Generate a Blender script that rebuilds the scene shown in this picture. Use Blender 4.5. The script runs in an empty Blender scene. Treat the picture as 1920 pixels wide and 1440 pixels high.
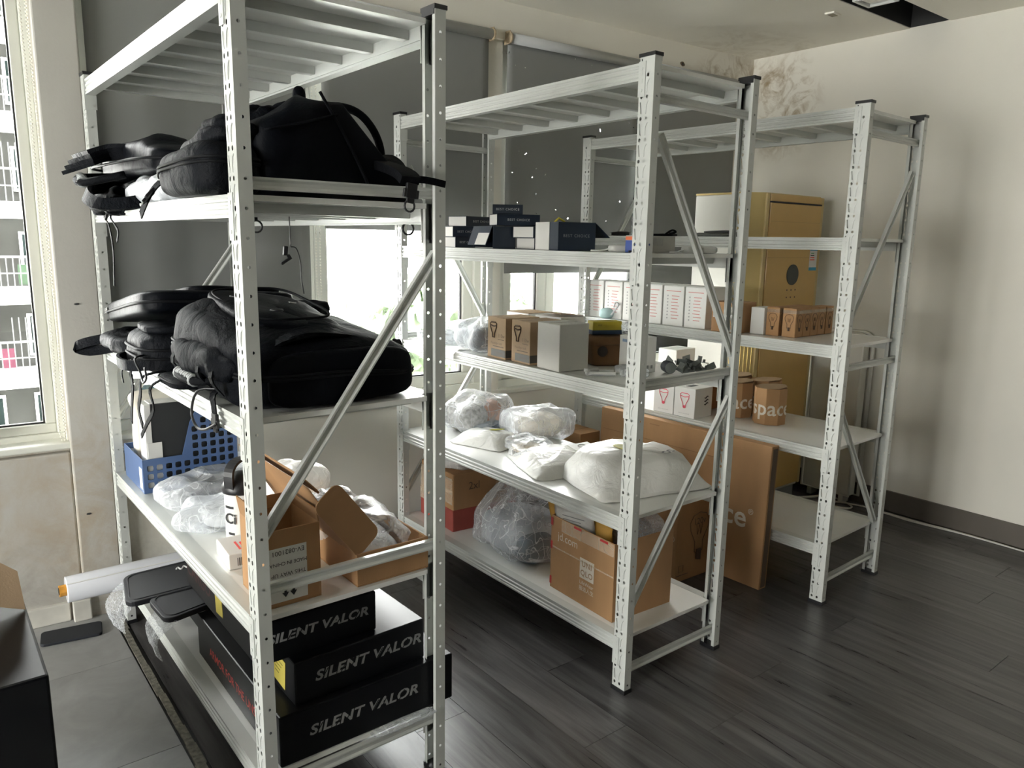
import bpy, bmesh, math, random
from mathutils import Vector, Matrix, Euler, noise
R = math.radians
S = bpy.context.scene
COL = S.collection
random.seed(7)

# ---------------------------------------------------------------- camera, sky, exposure
cd = bpy.data.cameras.new('camera'); cam = bpy.data.objects.new('camera', cd); COL.objects.link(cam)
cd.sensor_width = 36.0; cd.sensor_fit = 'HORIZONTAL'; cd.lens = 1428.89 / 1920 * 36; cd.clip_start = 0.02; cd.clip_end = 300
def look(yaw, pit, rol):
    f = Vector((math.sin(yaw)*math.cos(pit), math.cos(yaw)*math.cos(pit), -math.sin(pit)))
    r = Vector((math.cos(yaw), -math.sin(yaw), 0)); u = r.cross(f)
    c, s = math.cos(rol), math.sin(rol)
    r2 = r*c + u*s; u2 = u*c - r*s
    return Matrix((r2, u2, -f)).transposed()
cam.matrix_world = Matrix.Translation((-1.7306, -1.5561, 1.4738)) @ look(0.6704, 0.1855, 0.0177).to_4x4()
S.camera = cam

W = bpy.data.worlds.new('overcast_sky'); S.world = W; W.use_nodes = True
nt = W.node_tree; nt.nodes.clear()
wo = nt.nodes.new('ShaderNodeOutputWorld'); bg = nt.nodes.new('ShaderNodeBackground')
tc = nt.nodes.new('ShaderNodeTexCoord'); sp = nt.nodes.new('ShaderNodeSeparateXYZ'); rp = nt.nodes.new('ShaderNodeValToRGB')
nt.links.new(tc.outputs['Generated'], sp.inputs[0]); nt.links.new(sp.outputs['Z'], rp.inputs[0])
rp.color_ramp.elements[0].position = 0.0; rp.color_ramp.elements[0].color = (1, .985, .95, 1)
rp.color_ramp.elements[1].position = 0.8; rp.color_ramp.elements[1].color = (.95, .98, 1, 1)
nt.links.new(rp.outputs[0], bg.inputs[0]); bg.inputs[1].default_value = 7.0
nt.links.new(bg.outputs[0], wo.inputs[0])

S.view_settings.view_transform = 'Standard'; S.view_settings.look = 'None'
S.view_settings.gamma = 1.0; S.view_settings.use_curve_mapping = False
S.view_settings.exposure = 2.5
S.cycles.use_denoising = True
S.cycles.max_bounces = 12; S.cycles.diffuse_bounces = 9; S.cycles.transparent_max_bounces = 24
S.cycles.glossy_bounces = 4; S.cycles.sample_clamp_indirect = 10.0; S.cycles.caustics_reflective = False; S.cycles.caustics_refractive = False

# the window wall stands askew: its own frame (x along the wall, y outwards)
WALL = Matrix.Translation((0, 1.60, 0)) @ Matrix.Rotation(-math.atan(0.055), 4, 'Z')
def portal(x0, x1, z0, z1):
    l = bpy.data.lights.new('window_portal', 'AREA'); l.shape = 'RECTANGLE'; l.size = x1-x0; l.size_y = z1-z0
    l.cycles.is_portal = True
    o = bpy.data.objects.new('window_portal', l); COL.objects.link(o)
    o.matrix_world = WALL @ Matrix.Translation(((x0+x1)/2, .23, (z0+z1)/2)) @ Matrix.Rotation(R(-90), 4, 'X')
def side_portal(y0, y1, z0, z1):
    l = bpy.data.lights.new('window_portal', 'AREA'); l.shape = 'RECTANGLE'; l.size = z1-z0; l.size_y = y1-y0; l.cycles.is_portal = True
    o = bpy.data.objects.new('window_portal', l); COL.objects.link(o); o.location = (-7.16, (y0+y1)/2, (z0+z1)/2); o.rotation_euler = (0, R(-90), 0)
side_portal(-2.0, 1.5, .15, 2.42)
for a in ((-6.9, -1.38, .72, 2.42), (-1.14, .53, .72, 2.42), (.70, 2.38, .72, 2.42)): portal(*a)

# ---------------------------------------------------------------- materials
MATS = {}
def nodes(name):
    m = bpy.data.materials.new(name); m.use_nodes = True
    t = m.node_tree; b = t.nodes['Principled BSDF']; return m, t, b, t.nodes['Material Output']
def N(t, kind, **kw):
    n = t.nodes.new('ShaderNode'+kind)
    for k, v in kw.items():
        if k.startswith('i_'):
            key = k[2:]; n.inputs[int(key) if key.isdigit() else key.replace('_', ' ')].default_value = v
        else: setattr(n, k, v)
    return n
def coord(t, scale=(1, 1, 1), rnd=False):
    c = N(t, 'TexCoord'); mp = N(t, 'Mapping'); mp.inputs['Scale'].default_value = scale
    t.links.new(c.outputs['Object'], mp.inputs[0])
    if rnd:
        oi = N(t, 'ObjectInfo'); cx = N(t, 'CombineXYZ'); mu = N(t, 'Math', operation='MULTIPLY', i_1=37.0)
        t.links.new(oi.outputs['Random'], mu.inputs[0])
        for k in range(3): t.links.new(mu.outputs[0], cx.inputs[k])
        t.links.new(cx.outputs[0], mp.inputs['Location'])
    return mp.outputs[0]
def mat(name, col, rough=.5, metal=0, var=.08, vs=6, bump=0, bs=120, stretch=(1, 1, 1), spec=.5, coat=0, sheen=0, rnd=False, det=3, wr=0, wrs=10):
    if name in MATS: return MATS[name]
    m, t, b, o = nodes(name); L = t.links
    v = coord(t, stretch, rnd)
    n = N(t, 'TexNoise', i_Scale=vs, i_Detail=det); L.new(v, n.inputs['Vector'])
    r = N(t, 'ValToRGB'); L.new(n.outputs['Fac'], r.inputs[0])
    lo = [c*(1-var) for c in col]; hi = [min(1, c*(1+var)) for c in col]
    r.color_ramp.elements[0].position = .3; r.color_ramp.elements[0].color = (*lo, 1)
    r.color_ramp.elements[1].position = .7; r.color_ramp.elements[1].color = (*hi, 1)
    L.new(r.outputs[0], b.inputs['Base Color'])
    b.inputs['Roughness'].default_value = rough; b.inputs['Metallic'].default_value = metal
    b.inputs['Specular IOR Level'].default_value = spec; b.inputs['Coat Weight'].default_value = coat
    b.inputs['Coat Roughness'].default_value = .15
    b.inputs['Sheen Weight'].default_value = sheen
    if bump:
        n2 = N(t, 'TexNoise', i_Scale=bs, i_Detail=4); L.new(v, n2.inputs['Vector'])
        bp = N(t, 'Bump', i_Strength=bump, i_Distance=.004); L.new(n2.outputs['Fac'], bp.inputs['Height']); L.new(bp.outputs[0], b.inputs['Normal'])
        if wr:
            n3 = N(t, 'TexNoise', i_Scale=wrs, i_Detail=5, i_Distortion=.8, i_Roughness=.55); L.new(v, n3.inputs['Vector'])
            b3 = N(t, 'Bump', i_Strength=wr, i_Distance=.02); L.new(n3.outputs['Fac'], b3.inputs['Height']); L.new(b3.outputs[0], bp.inputs['Normal'])
    MATS[name] = m; return m
def film(name, col=(.95, .97, 1), base=.12, edge=.55, rough=.12, bump=.6, bs=45, white=0.3):
    """thin clear plastic: mostly see-through, milky and shiny on the folds"""
    if name in MATS: return MATS[name]
    m, t, b, o = nodes(name); L = t.links
    v = coord(t)
    b.inputs['Base Color'].default_value = (*col, 1); b.inputs['Roughness'].default_value = rough
    n2 = N(t, 'TexNoise', i_Scale=bs*.4, i_Detail=5, i_Distortion=1.5); L.new(v, n2.inputs['Vector'])
    bp = N(t, 'Bump', i_Strength=bump, i_Distance=.01); L.new(n2.outputs['Fac'], bp.inputs['Height']); L.new(bp.outputs[0], b.inputs['Normal'])
    tr = N(t, 'BsdfTransparent'); tr.inputs[0].default_value = (*[.5+.5*c for c in col], 1)
    lw = N(t, 'LayerWeight', i_Blend=.35); L.new(bp.outputs[0], lw.inputs['Normal'])
    mr = N(t, 'MapRange'); mr.inputs['To Min'].default_value = base; mr.inputs['To Max'].default_value = edge; L.new(lw.outputs['Facing'], mr.inputs[0])
    # crease highlights painted in: long thin milky streaks running in several directions
    prev = None
    for k, (sc3, rt, th) in enumerate((((1, 1, .07), (.5, .2, .3), .012), ((.06, 1, 1), (.2, .9, .5), .010), ((1, .08, 1), (.9, .1, .8), .010))):
        mpk = N(t, 'Mapping'); mpk.inputs['Rotation'].default_value = rt; mpk.inputs['Scale'].default_value = [q*bs*.30 for q in sc3]; L.new(v, mpk.inputs[0])
        nk = N(t, 'TexNoise', i_Scale=1.0, i_Detail=1.0); L.new(mpk.outputs[0], nk.inputs['Vector'])
        sb = N(t, 'Math', operation='SUBTRACT', i_1=.5); L.new(nk.outputs['Fac'], sb.inputs[0]); ab = N(t, 'Math', operation='ABSOLUTE'); L.new(sb.outputs[0], ab.inputs[0])
        mk = N(t, 'MapRange'); mk.inputs['From Min'].default_value = 0; mk.inputs['From Max'].default_value = th; mk.inputs['To Min'].default_value = white*(1 if k == 0 else .7); mk.inputs['To Max'].default_value = 0; L.new(ab.outputs[0], mk.inputs[0])
        if prev is None: prev = mk.outputs[0]
        else: mm = N(t, 'Math', operation='MAXIMUM'); L.new(prev, mm.inputs[0]); L.new(mk.outputs[0], mm.inputs[1]); prev = mm.outputs[0]
    class _o: outputs = [prev]
    m2 = _o
    ad = N(t, 'Math', operation='ADD', use_clamp=True); L.new(mr.outputs[0], ad.inputs[0]); L.new(m2.outputs[0], ad.inputs[1])
    mx = N(t, 'MixShader'); L.new(ad.outputs[0], mx.inputs[0]); L.new(tr.outputs[0], mx.inputs[1]); L.new(b.outputs[0], mx.inputs[2])
    L.new(mx.outputs[0], o.inputs[0]); MATS[name] = m; return m
def glass_mat(name='window_glass', tint=(.985, .99, .98)):
    m, t, b, o = nodes(name); L = t.links
    tr = N(t, 'BsdfTransparent'); tr.inputs[0].default_value = (*tint, 1)
    gl = N(t, 'BsdfGlossy'); gl.inputs['Roughness'].default_value = .02
    fr = N(t, 'Fresnel', i_IOR=1.45); mx = N(t, 'MixShader')
    v = coord(t, (1, 1, .4)); n = N(t, 'TexNoise', i_Scale=7, i_Detail=6); L.new(v, n.inputs['Vector'])
    df = N(t, 'BsdfDiffuse'); df.inputs[0].default_value = (.8, .8, .78, 1)
    mr = N(t, 'MapRange'); mr.inputs['From Min'].default_value = .45; mr.inputs['From Max'].default_value = .8; mr.inputs['To Max'].default_value = .10; L.new(n.outputs['Fac'], mr.inputs[0])
    m2 = N(t, 'MixShader'); L.new(mr.outputs[0], m2.inputs[0]); L.new(tr.outputs[0], m2.inputs[1]); L.new(df.outputs[0], m2.inputs[2])
    L.new(fr.outputs[0], mx.inputs[0]); L.new(m2.outputs[0], mx.inputs[1]); L.new(gl.outputs[0], mx.inputs[2]); L.new(mx.outputs[0], o.inputs[0])
    MATS[name] = m; return m
def wall_paint(name, col, stains):
    """emulsion paint with stains: (centre, radius, colour, strength, noise scale)"""
    m, t, b, o = nodes(name); L = t.links
    v = coord(t); g = N(t, 'NewGeometry')
    n = N(t, 'TexNoise', i_Scale=2.2, i_Detail=5); L.new(v, n.inputs['Vector'])
    r = N(t, 'ValToRGB'); L.new(n.outputs['Fac'], r.inputs[0])
    r.color_ramp.elements[0].position = .3; r.color_ramp.elements[0].color = (*[c*.93 for c in col], 1)
    r.color_ramp.elements[1].position = .75; r.color_ramp.elements[1].color = (*col, 1)
    cur = r.outputs[0]
    for (c, rad, sc, st, ns) in stains:
        vs = N(t, 'VectorMath', operation='SUBTRACT'); L.new(g.outputs['Position'], vs.inputs[0]); vs.inputs[1].default_value = c
        vd = N(t, 'VectorMath', operation='DIVIDE'); L.new(vs.outputs[0], vd.inputs[0]); vd.inputs[1].default_value = rad
        ln = N(t, 'VectorMath', operation='LENGTH'); L.new(vd.outputs[0], ln.inputs[0])
        fo = N(t, 'MapRange'); fo.inputs['From Min'].default_value = .55; fo.inputs['From Max'].default_value = 1; fo.inputs['To Min'].default_value = 1; fo.inputs['To Max'].default_value = 0; L.new(ln.outputs['Value'], fo.inputs[0])
        sn = N(t, 'TexNoise', i_Scale=ns, i_Detail=8, i_Distortion=1.8, i_Roughness=.65); L.new(g.outputs['Position'], sn.inputs['Vector'])
        th = N(t, 'MapRange'); th.inputs['From Min'].default_value = .44; th.inputs['From Max'].default_value = .66; L.new(sn.outputs['Fac'], th.inputs[0])
        mu = N(t, 'Math', operation='MULTIPLY'); L.new(fo.outputs[0], mu.inputs[0]); L.new(th.outputs[0], mu.inputs[1])
        m3 = N(t, 'Math', operation='MULTIPLY', i_1=st); L.new(mu.outputs[0], m3.inputs[0])
        mx = N(t, 'Mix', data_type='RGBA'); L.new(m3.outputs[0], mx.inputs[0]); L.new(cur, mx.inputs[6]); mx.inputs[7].default_value = (*sc, 1)
        cur = mx.outputs[2]
    L.new(cur, b.inputs['Base Color']); b.inputs['Roughness'].default_value = .62; b.inputs['Specular IOR Level'].default_value = .3
    n2 = N(t, 'TexNoise', i_Scale=90, i_Detail=3); L.new(v, n2.inputs['Vector'])
    bp = N(t, 'Bump', i_Strength=.12, i_Distance=.003); L.new(n2.outputs['Fac'], bp.inputs['Height']); L.new(bp.outputs[0], b.inputs['Normal'])
    MATS[name] = m; return m
def plank_mat(name, lo, hi, rough, along='Y', sc=1.0):
    m, t, b, o = nodes(name); L = t.links
    st = (14*sc, .9*sc, 14*sc) if along == 'Y' else (3*sc, 3*sc, 3*sc)
    v = coord(t, st, True)
    n = N(t, 'TexNoise', i_Scale=2.4, i_Detail=8, i_Distortion=.6, i_Roughness=.62); L.new(v, n.inputs['Vector'])
    r = N(t, 'ValToRGB'); L.new(n.outputs['Fac'], r.inputs[0])
    r.color_ramp.elements[0].position = .32; r.color_ramp.elements[0].color = (*lo, 1)
    r.color_ramp.elements[1].position = .72; r.color_ramp.elements[1].color = (*hi, 1)
    oi = N(t, 'ObjectInfo'); mr = N(t, 'MapRange'); mr.inputs['To Min'].default_value = .82; mr.inputs['To Max'].default_value = 1.12; L.new(oi.outputs['Random'], mr.inputs[0])
    vm = N(t, 'VectorMath', operation='SCALE'); L.new(r.outputs[0], vm.inputs[0]); L.new(mr.outputs[0], vm.inputs['Scale'])
    L.new(vm.outputs[0], b.inputs['Base Color'])
    rr = N(t, 'MapRange'); rr.inputs['To Min'].default_value = rough-.06; rr.inputs['To Max'].default_value = rough+.1; L.new(n.outputs['Fac'], rr.inputs[0]); L.new(rr.outputs[0], b.inputs['Roughness'])
    bp = N(t, 'Bump', i_Strength=.25, i_Distance=.0015); L.new(n.outputs['Fac'], bp.inputs['Height']); L.new(bp.outputs[0], b.inputs['Normal'])
    MATS[name] = m; return m
def card_mat(name, col, rough=.75):
    return mat(name, col, rough, var=.09, vs=9, bump=.12, bs=260, stretch=(1, 1, .25), spec=.25, rnd=True)
def blind_mat(name, col, specks=0.0):
    m, t, b, o = nodes(name); L = t.links
    v = coord(t)
    n = N(t, 'TexNoise', i_Scale=3, i_Detail=4); L.new(v, n.inputs['Vector'])
    r = N(t, 'ValToRGB'); L.new(n.outputs['Fac'], r.inputs[0])
    r.color_ramp.elements[0].color = (*[c*.9 for c in col], 1); r.color_ramp.elements[1].color = (*[c*1.08 for c in col], 1)
    L.new(r.outputs[0], b.inputs['Base Color']); b.inputs['Roughness'].default_value = .6
    tl = N(t, 'BsdfTranslucent'); tl.inputs[0].default_value = (.9, .95, .9, 1)
    mx = N(t, 'MixShader', i_0=.012); L.new(b.outputs[0], mx.inputs[1]); L.new(tl.outputs[0], mx.inputs[2]); last = mx
    if specks:   # scratches through the coating let daylight in
        vo = N(t, 'TexVoronoi', i_Scale=26.0, i_Randomness=1.0); mp = coord(t, (1, 1, .8), False); 
        nw = N(t, 'TexNoise', i_Scale=30, i_Detail=2); L.new(v, nw.inputs['Vector'])
        va = N(t, 'VectorMath', operation='SCALE', i_Scale=.04) ; L.new(nw.outputs['Color'], va.inputs[0])
        vb = N(t, 'VectorMath', operation='ADD'); L.new(mp, vb.inputs[0]); L.new(va.outputs[0], vb.inputs[1]); L.new(vb.outputs[0], vo.inputs['Vector'])
        a = N(t, 'Math', operation='LESS_THAN', i_1=.12); L.new(vo.outputs['Distance'], a.inputs[0])
        big = N(t, 'TexNoise', i_Scale=3.2, i_Detail=2); L.new(v, big.inputs['Vector'])
        c2 = N(t, 'Math', operation='GREATER_THAN', i_1=.47); L.new(big.outputs['Fac'], c2.inputs[0])
        sx = N(t, 'SeparateXYZ'); L.new(vo.outputs['Color'], sx.inputs[0])
        c3 = N(t, 'Math', operation='LESS_THAN', i_1=specks); L.new(sx.outputs[0], c3.inputs[0])
        ml = N(t, 'Math', operation='MULTIPLY'); L.new(a.outputs[0], ml.inputs[0]); L.new(c2.outputs[0], ml.inputs[1])
        m2 = N(t, 'Math', operation='MULTIPLY'); L.new(ml.outputs[0], m2.inputs[0]); L.new(c3.outputs[0], m2.inputs[1])
        tr = N(t, 'BsdfTransparent'); m3 = N(t, 'MixShader'); L.new(m2.outputs[0], m3.inputs[0]); L.new(last.outputs[0], m3.inputs[1]); L.new(tr.outputs[0], m3.inputs[2]); last = m3
    L.new(last.outputs[0], o.inputs[0]); MATS[name] = m; return m

# ---------------------------------------------------------------- mesh helpers
class MB:
    def __init__(s): s.v = []; s.f = []
    def add(s, vs, fs):
        o = len(s.v); s.v += [tuple(p) for p in vs]; s.f += [tuple(i+o for i in f) for f in fs]; return s
    def box(s, c, d, rot=None):
        x, y, z = (k/2 for k in d)
        vs = [Vector((a*x, b*y, e*z)) for a, b, e in ((-1,-1,-1),(1,-1,-1),(1,1,-1),(-1,1,-1),(-1,-1,1),(1,-1,1),(1,1,1),(-1,1,1))]
        if rot is not None: vs = [rot @ p for p in vs]
        c = Vector(c)
        return s.add([p+c for p in vs], [(0,3,2,1),(4,5,6,7),(0,1,5,4),(1,2,6,5),(2,3,7,6),(3,0,4,7)])
    def span(s, a, b): return s.box([(a[k]+b[k])/2 for k in range(3)], [abs(b[k]-a[k]) for k in range(3)])
    def prism(s, poly, h0, h1, f=lambda a, b, h: (a, b, h)):
        n = len(poly)
        vs = [f(a, b, h0) for a, b in poly] + [f(a, b, h1) for a, b in poly]
        fs = [tuple(range(n))[::-1], tuple(range(n, 2*n))] + [(i, (i+1) % n, n+(i+1) % n, n+i) for i in range(n)]
        return s.add(vs, fs)
    def tube(s, pts, r, n=6, closed=False, caps=True):
        pts = [Vector(p) for p in pts]; m = len(pts); rings = []; up = None
        for i, p in enumerate(pts):
            if closed: d = pts[(i+1) % m] - pts[i-1]
            else: d = pts[min(i+1, m-1)] - pts[max(i-1, 0)]
            d = d.normalized() if d.length > 1e-9 else Vector((0, 0, 1))
            if up is None: up = Vector((0, 0, 1)) if abs(d.z) < .9 else Vector((1, 0, 0))
            a = d.cross(up)
            if a.length < 1e-6: a = d.orthogonal()
            a.normalize(); up = a.cross(d).normalized()
            rr = r[i] if isinstance(r, (list, tuple)) else r
            rings.append([p + (a*math.cos(2*math.pi*k/n) + up*math.sin(2*math.pi*k/n))*rr for k in range(n)])
        vs = [q for g in rings for q in g]; fs = []
        for i in range(m if closed else m-1):
            j = (i+1) % m
            for k in range(n): fs.append((i*n+k, i*n+(k+1) % n, j*n+(k+1) % n, j*n+k))
        if not closed and caps: fs += [tuple(range(n))[::-1], tuple((m-1)*n+k for k in range(n))]
        return s.add(vs, fs)
    def ribbon(s, pts, wdir, w, th=.002):
        pts = [Vector(p) for p in pts]; m = len(pts); vs = []
        for i, p in enumerate(pts):
            d = (pts[min(i+1, m-1)] - pts[max(i-1, 0)]).normalized()
            wd = wdir[i] if isinstance(wdir, list) else wdir
            a = Vector(wd); a = (a - d*a.dot(d)).normalized(); nn = d.cross(a).normalized()
            vs += [p-a*w/2-nn*th/2, p+a*w/2-nn*th/2, p+a*w/2+nn*th/2, p-a*w/2+nn*th/2]
        fs = [(3, 2, 1, 0), tuple((m-1)*4+k for k in range(4))]
        for i in range(m-1):
            for k in range(4): fs.append((i*4+k, i*4+(k+1) % 4, i*4+4+(k+1) % 4, i*4+4+k))
        return s.add(vs, fs)
    def lathe(s, prof, n=24, c=(0, 0, 0)):
        vs = []; m = len(prof)
        for (r, z) in prof:
            for k in range(n): vs.append((c[0]+r*math.cos(2*math.pi*k/n), c[1]+r*math.sin(2*math.pi*k/n), c[2]+z))
        fs = [(i*n+k, i*n+(k+1) % n, (i+1)*n+(k+1) % n, (i+1)*n+k) for i in range(m-1) for k in range(n)]
        fs += [tuple(range(n))[::-1], tuple((m-1)*n+k for k in range(n))]
        return s.add(vs, fs)
    def mesh(s, name):
        me = bpy.data.meshes.new(name); me.from_pydata(s.v, [], s.f); me.update(); return me
def fixnormals(me):
    bm = bmesh.new(); bm.from_mesh(me); bmesh.ops.recalc_face_normals(bm, faces=bm.faces); bm.to_mesh(me); bm.free()
def obj(name, mb, m, parent=None, loc=(0, 0, 0), rot=(0, 0, 0), smooth=False, bevel=0, seg=2, sub=0, solid=0, fix=True):
    me = mb if isinstance(mb, bpy.types.Mesh) else mb.mesh(name)
    if fix and not isinstance(mb, bpy.types.Mesh): fixnormals(me)
    o = bpy.data.objects.new(name, me); COL.objects.link(o)
    if m is not None and not me.materials: me.materials.append(m)
    o.location = loc; o.rotation_euler = rot
    if parent is not None: o.parent = parent
    if smooth:
        for p in me.polygons: p.use_smooth = True
    if solid: 
        d = o.modifiers.new('thickness', 'SOLIDIFY'); d.thickness = solid; d.offset = 0
    if bevel:
        b = o.modifiers.new('bevel', 'BEVEL'); b.width = bevel; b.segments = seg; b.limit_method = 'ANGLE'; b.angle_limit = R(40)
    if sub: 
        b = o.modifiers.new('sub', 'SUBSURF'); b.levels = sub; b.render_levels = sub
    return o
def tag(o, label=None, cat=None, group=None, kind=None):
    if label: o['label'] = label
    if cat: o['category'] = cat
    if group: o['group'] = group
    if kind: o['kind'] = kind
    return o
def root(name, loc, rz=0, label=None, cat=None, group=None, kind=None, parent=None):
    o = bpy.data.objects.new(name, None); COL.objects.link(o); o.empty_display_size = .05
    o.location = loc; o.rotation_euler = (0, 0, rz); o.parent = parent
    return tag(o, label, cat, group, kind)
def copy_tree(o, parent=None):
    c = o.copy(); COL.objects.link(c)
    if parent is not None: c.parent = parent
    for ch in list(o.children): copy_tree(ch, c)
    return c
_txt = {}
def text_mesh(s, size, shear=0, bold=0, spacing=1.0, align='CENTER'):
    key = (s, size, shear, bold, spacing, align)
    if key not in _txt:
        cu = bpy.data.curves.new('lettering', 'FONT'); cu.body = s; cu.size = size; cu.shear = shear; cu.offset = bold; cu.space_character = spacing
        cu.align_x = align; cu.align_y = 'CENTER'; cu.resolution_u = 3
        o = bpy.data.objects.new('lettering', cu); COL.objects.link(o)
        dg = bpy.context.evaluated_depsgraph_get()
        me = bpy.data.meshes.new_from_object(o.evaluated_get(dg)); me.materials.clear()
        bpy.data.objects.remove(o); bpy.data.curves.remove(cu); _txt[key] = me
    return _txt[key].copy()
FACE = {'front': (R(90), 0, 0), 'left': (R(90), 0, R(-90)), 'right': (R(90), 0, R(90)), 'back': (R(90), 0, R(180)), 'top': (0, 0, 0)}
def text(s, size, m, parent, loc, face='front', spin=0, name='lettering', **kw):
    me = text_mesh(s, size, **kw); me.materials.append(m)
    o = bpy.data.objects.new(name, me); COL.objects.link(o); o.parent = parent; o.location = loc
    o.rotation_euler = (Euler(FACE[face]).to_matrix() @ Matrix.Rotation(spin, 3, 'Z')).to_euler()
    return o
def noise3(p, s=1.0, seed=0): return noise.noise(Vector(p)*s + Vector((seed*7.3, seed*3.1, seed*5.7)))
def soft(dims, e=.4, seed=0, amp=.01, ns=9, nu=44, nv=24, flat=True, fn=None, ridge=0):
    """a stuffed, creased shape: rounded block with folds"""
    sx, sy, sz = (d/2 for d in dims); mb = MB(); vs = []
    def pw(c): return math.copysign(abs(c)**e, c)
    for j in range(nv+1):
        ph = -math.pi/2 + math.pi*j/nv
        for i in range(nu):
            th = 2*math.pi*i/nu
            n = Vector((math.cos(ph)*math.cos(th), math.cos(ph)*math.sin(th), math.sin(ph)))
            p = Vector((sx*pw(math.cos(ph))*pw(math.cos(th)), sy*pw(math.cos(ph))*pw(math.sin(th)), sz*pw(math.sin(ph))))
            k = noise3(p, ns, seed)
            if ridge:
                d = noise.voronoi(Vector(p)*ns*.8 + Vector((seed*3.3, seed*1.7, 0)) + Vector((noise3(p, ns, seed+5), noise3(p, ns, seed+6), 0))*.5)[0]
                k += ridge*(1.6*(d[0]) - .8)
            p += n*amp*k
            if flat and p.z < -sz*.93: p.z = -sz*.93
            p.z += sz*.93 if flat else sz
            if fn: p = fn(p)
            vs.append(p)
    fs = [(j*nu+i, j*nu+(i+1) % nu, (j+1)*nu+(i+1) % nu, (j+1)*nu+i) for j in range(nv) for i in range(nu)]
    return mb.add(vs, fs)
def card(name, label, cat, loc, rz, dims, m, group=None, bevel=.0025):
    """a closed box standing on its base: one mesh, origin at the base centre"""
    o = obj(name, MB().box((0, 0, dims[2]/2), dims), m, loc=loc, rot=(0, 0, rz), bevel=bevel)
    return tag(o, label, cat, group)
def panel(name, m, parent, a, b, bevel=0):
    return obj(name, MB().span(a, b), m, parent, bevel=bevel)
# ---------------------------------------------------------------- materials in use
steel = mat('painted_steel', (.56, .575, .55), .34, var=.05, vs=5, bump=.03, bs=200, coat=.15)
steel_in = mat('painted_steel_deck', (.84, .845, .82), .22, var=.04, vs=3, coat=.2)
blackp = mat('black_plastic', (.012, .012, .014), .4)
white_p = mat('white_plastic', (.75, .76, .74), .35, var=.03)
frame_m = mat('window_frame_enamel', (.70, .70, .64), .4, var=.05, vs=4)
dark_gap = mat('dark_gasket', (.03, .03, .03), .7)
WALLC = (.76, .735, .665)
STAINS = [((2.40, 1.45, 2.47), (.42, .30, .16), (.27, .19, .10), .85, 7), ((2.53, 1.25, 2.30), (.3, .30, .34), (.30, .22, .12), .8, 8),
          ((-1.6, 1.62, .50), (.9, .4, .45), (.38, .30, .20), .55, 3.0), ((-1.25, 1.6, .35), (.25, .3, .6), (.35, .27, .18), .5, 5), ((-1.9, 1.6, .15), (1.2, .4, .25), (.25, .22, .18), .5, 4)]
wallm = wall_paint('wall_emulsion', WALLC, STAINS)
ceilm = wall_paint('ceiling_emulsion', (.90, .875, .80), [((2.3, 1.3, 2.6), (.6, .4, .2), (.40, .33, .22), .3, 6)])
plank = plank_mat('vinyl_plank', (.038, .036, .036), (.145, .138, .137), .28)
tile_m = plank_mat('grey_floor_tile', (.27, .27, .266), (.37, .37, .365), .40, along='N')
skirt = mat('dark_skirting', (.10, .085, .07), .5)
skirt_w = mat('grubby_white_skirting', (.55, .53, .48), .5, var=.2, vs=7)
glassm = glass_mat()

# ---------------------------------------------------------------- floor
XR, CEIL = 2.53, 2.602
def wy(x): return 1.60 - .055*x          # inner face of the window wall
fl = obj('floor', MB().span((-7.1, -8.6, -.12), (2.7, 2.1, -.006)), mat('floor_screed', (.03, .03, .03), .8)); tag(fl, kind='structure')
pw, pl = .18, 1.22
pm = MB().box((0, 0, -.003), (pw-.0016, pl-.0016, .006)).mesh('plank'); pm.materials.append(plank)
k = 0; x = -1.19
while x < XR:
    y = -4.55 - random.random()*pl
    while y < 1.68:
        w = min(pw, XR-x)
        if w > .03:
            y0, y1 = max(y, -4.55), min(y+pl, 1.70)
            if y1-y0 > .05:
                o = obj('plank', pm, None, fl, loc=(x+w/2, (y0+y1)/2, 0)); o.scale = (w/pw, (y1-y0)/pl, 1)
        y += pl
    x += pw
tm = MB().box((0, 0, -.003), (.6-.002, .6-.002, .006)).mesh('floor_tile'); tm.materials.append(tile_m)
for i in range(10):
    for j in range(11):
        o = obj('floor_tile', tm, None, fl, loc=(-1.23-.3-.6*i, 1.21+.3-.6*j, 0))
sm = MB()
for q in range(60):
    y = -4.5+q*.105
    sm.box((-1.212+random.uniform(-.003, .003), y, -.001), (.024+random.uniform(-.004, .006), .107, .006))
tag(obj('trim_1', sm, mat('gritty_seam', (.17, .16, .13), .9, var=.4, vs=60, bump=.5, bs=150)), kind='structure')

# ---------------------------------------------------------------- walls and ceiling
def wallbox(mb, x0, x1, z0, z1, y0=0, y1=.22):
    vs = [WALL @ Vector(p) for p in ((x0,y0,z0),(x1,y0,z0),(x1,y1,z0),(x0,y1,z0),(x0,y0,z1),(x1,y0,z1),(x1,y1,z1),(x0,y1,z1))]
    return mb.add(vs, [(0,3,2,1),(4,5,6,7),(0,1,5,4),(1,2,6,5),(2,3,7,6),(3,0,4,7)])
SILL, HEAD = .70, 2.43
mb = MB(); XE = 2.62
wallbox(mb, -7.2, XE, -.1, SILL); wallbox(mb, -7.2, XE, HEAD, 2.75)
wallbox(mb, -7.2, -6.95, SILL, HEAD); wallbox(mb, -1.315, -1.17, SILL, HEAD); wallbox(mb, .575, .665, SILL, HEAD, .02); wallbox(mb, 2.40, XE, SILL, HEAD)
wl = obj('wall_back', mb, wallm); tag(wl, kind='structure')
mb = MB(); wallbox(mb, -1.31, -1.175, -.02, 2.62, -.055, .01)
dimmed = wall_paint('dimmed_stained_emulsion', (.47, .455, .42), STAINS[2:])  # base colour darkened in place of weaker light here; the stains are real
tag(obj('wall_pillar', mb, dimmed, bevel=.006), kind='structure')
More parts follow.
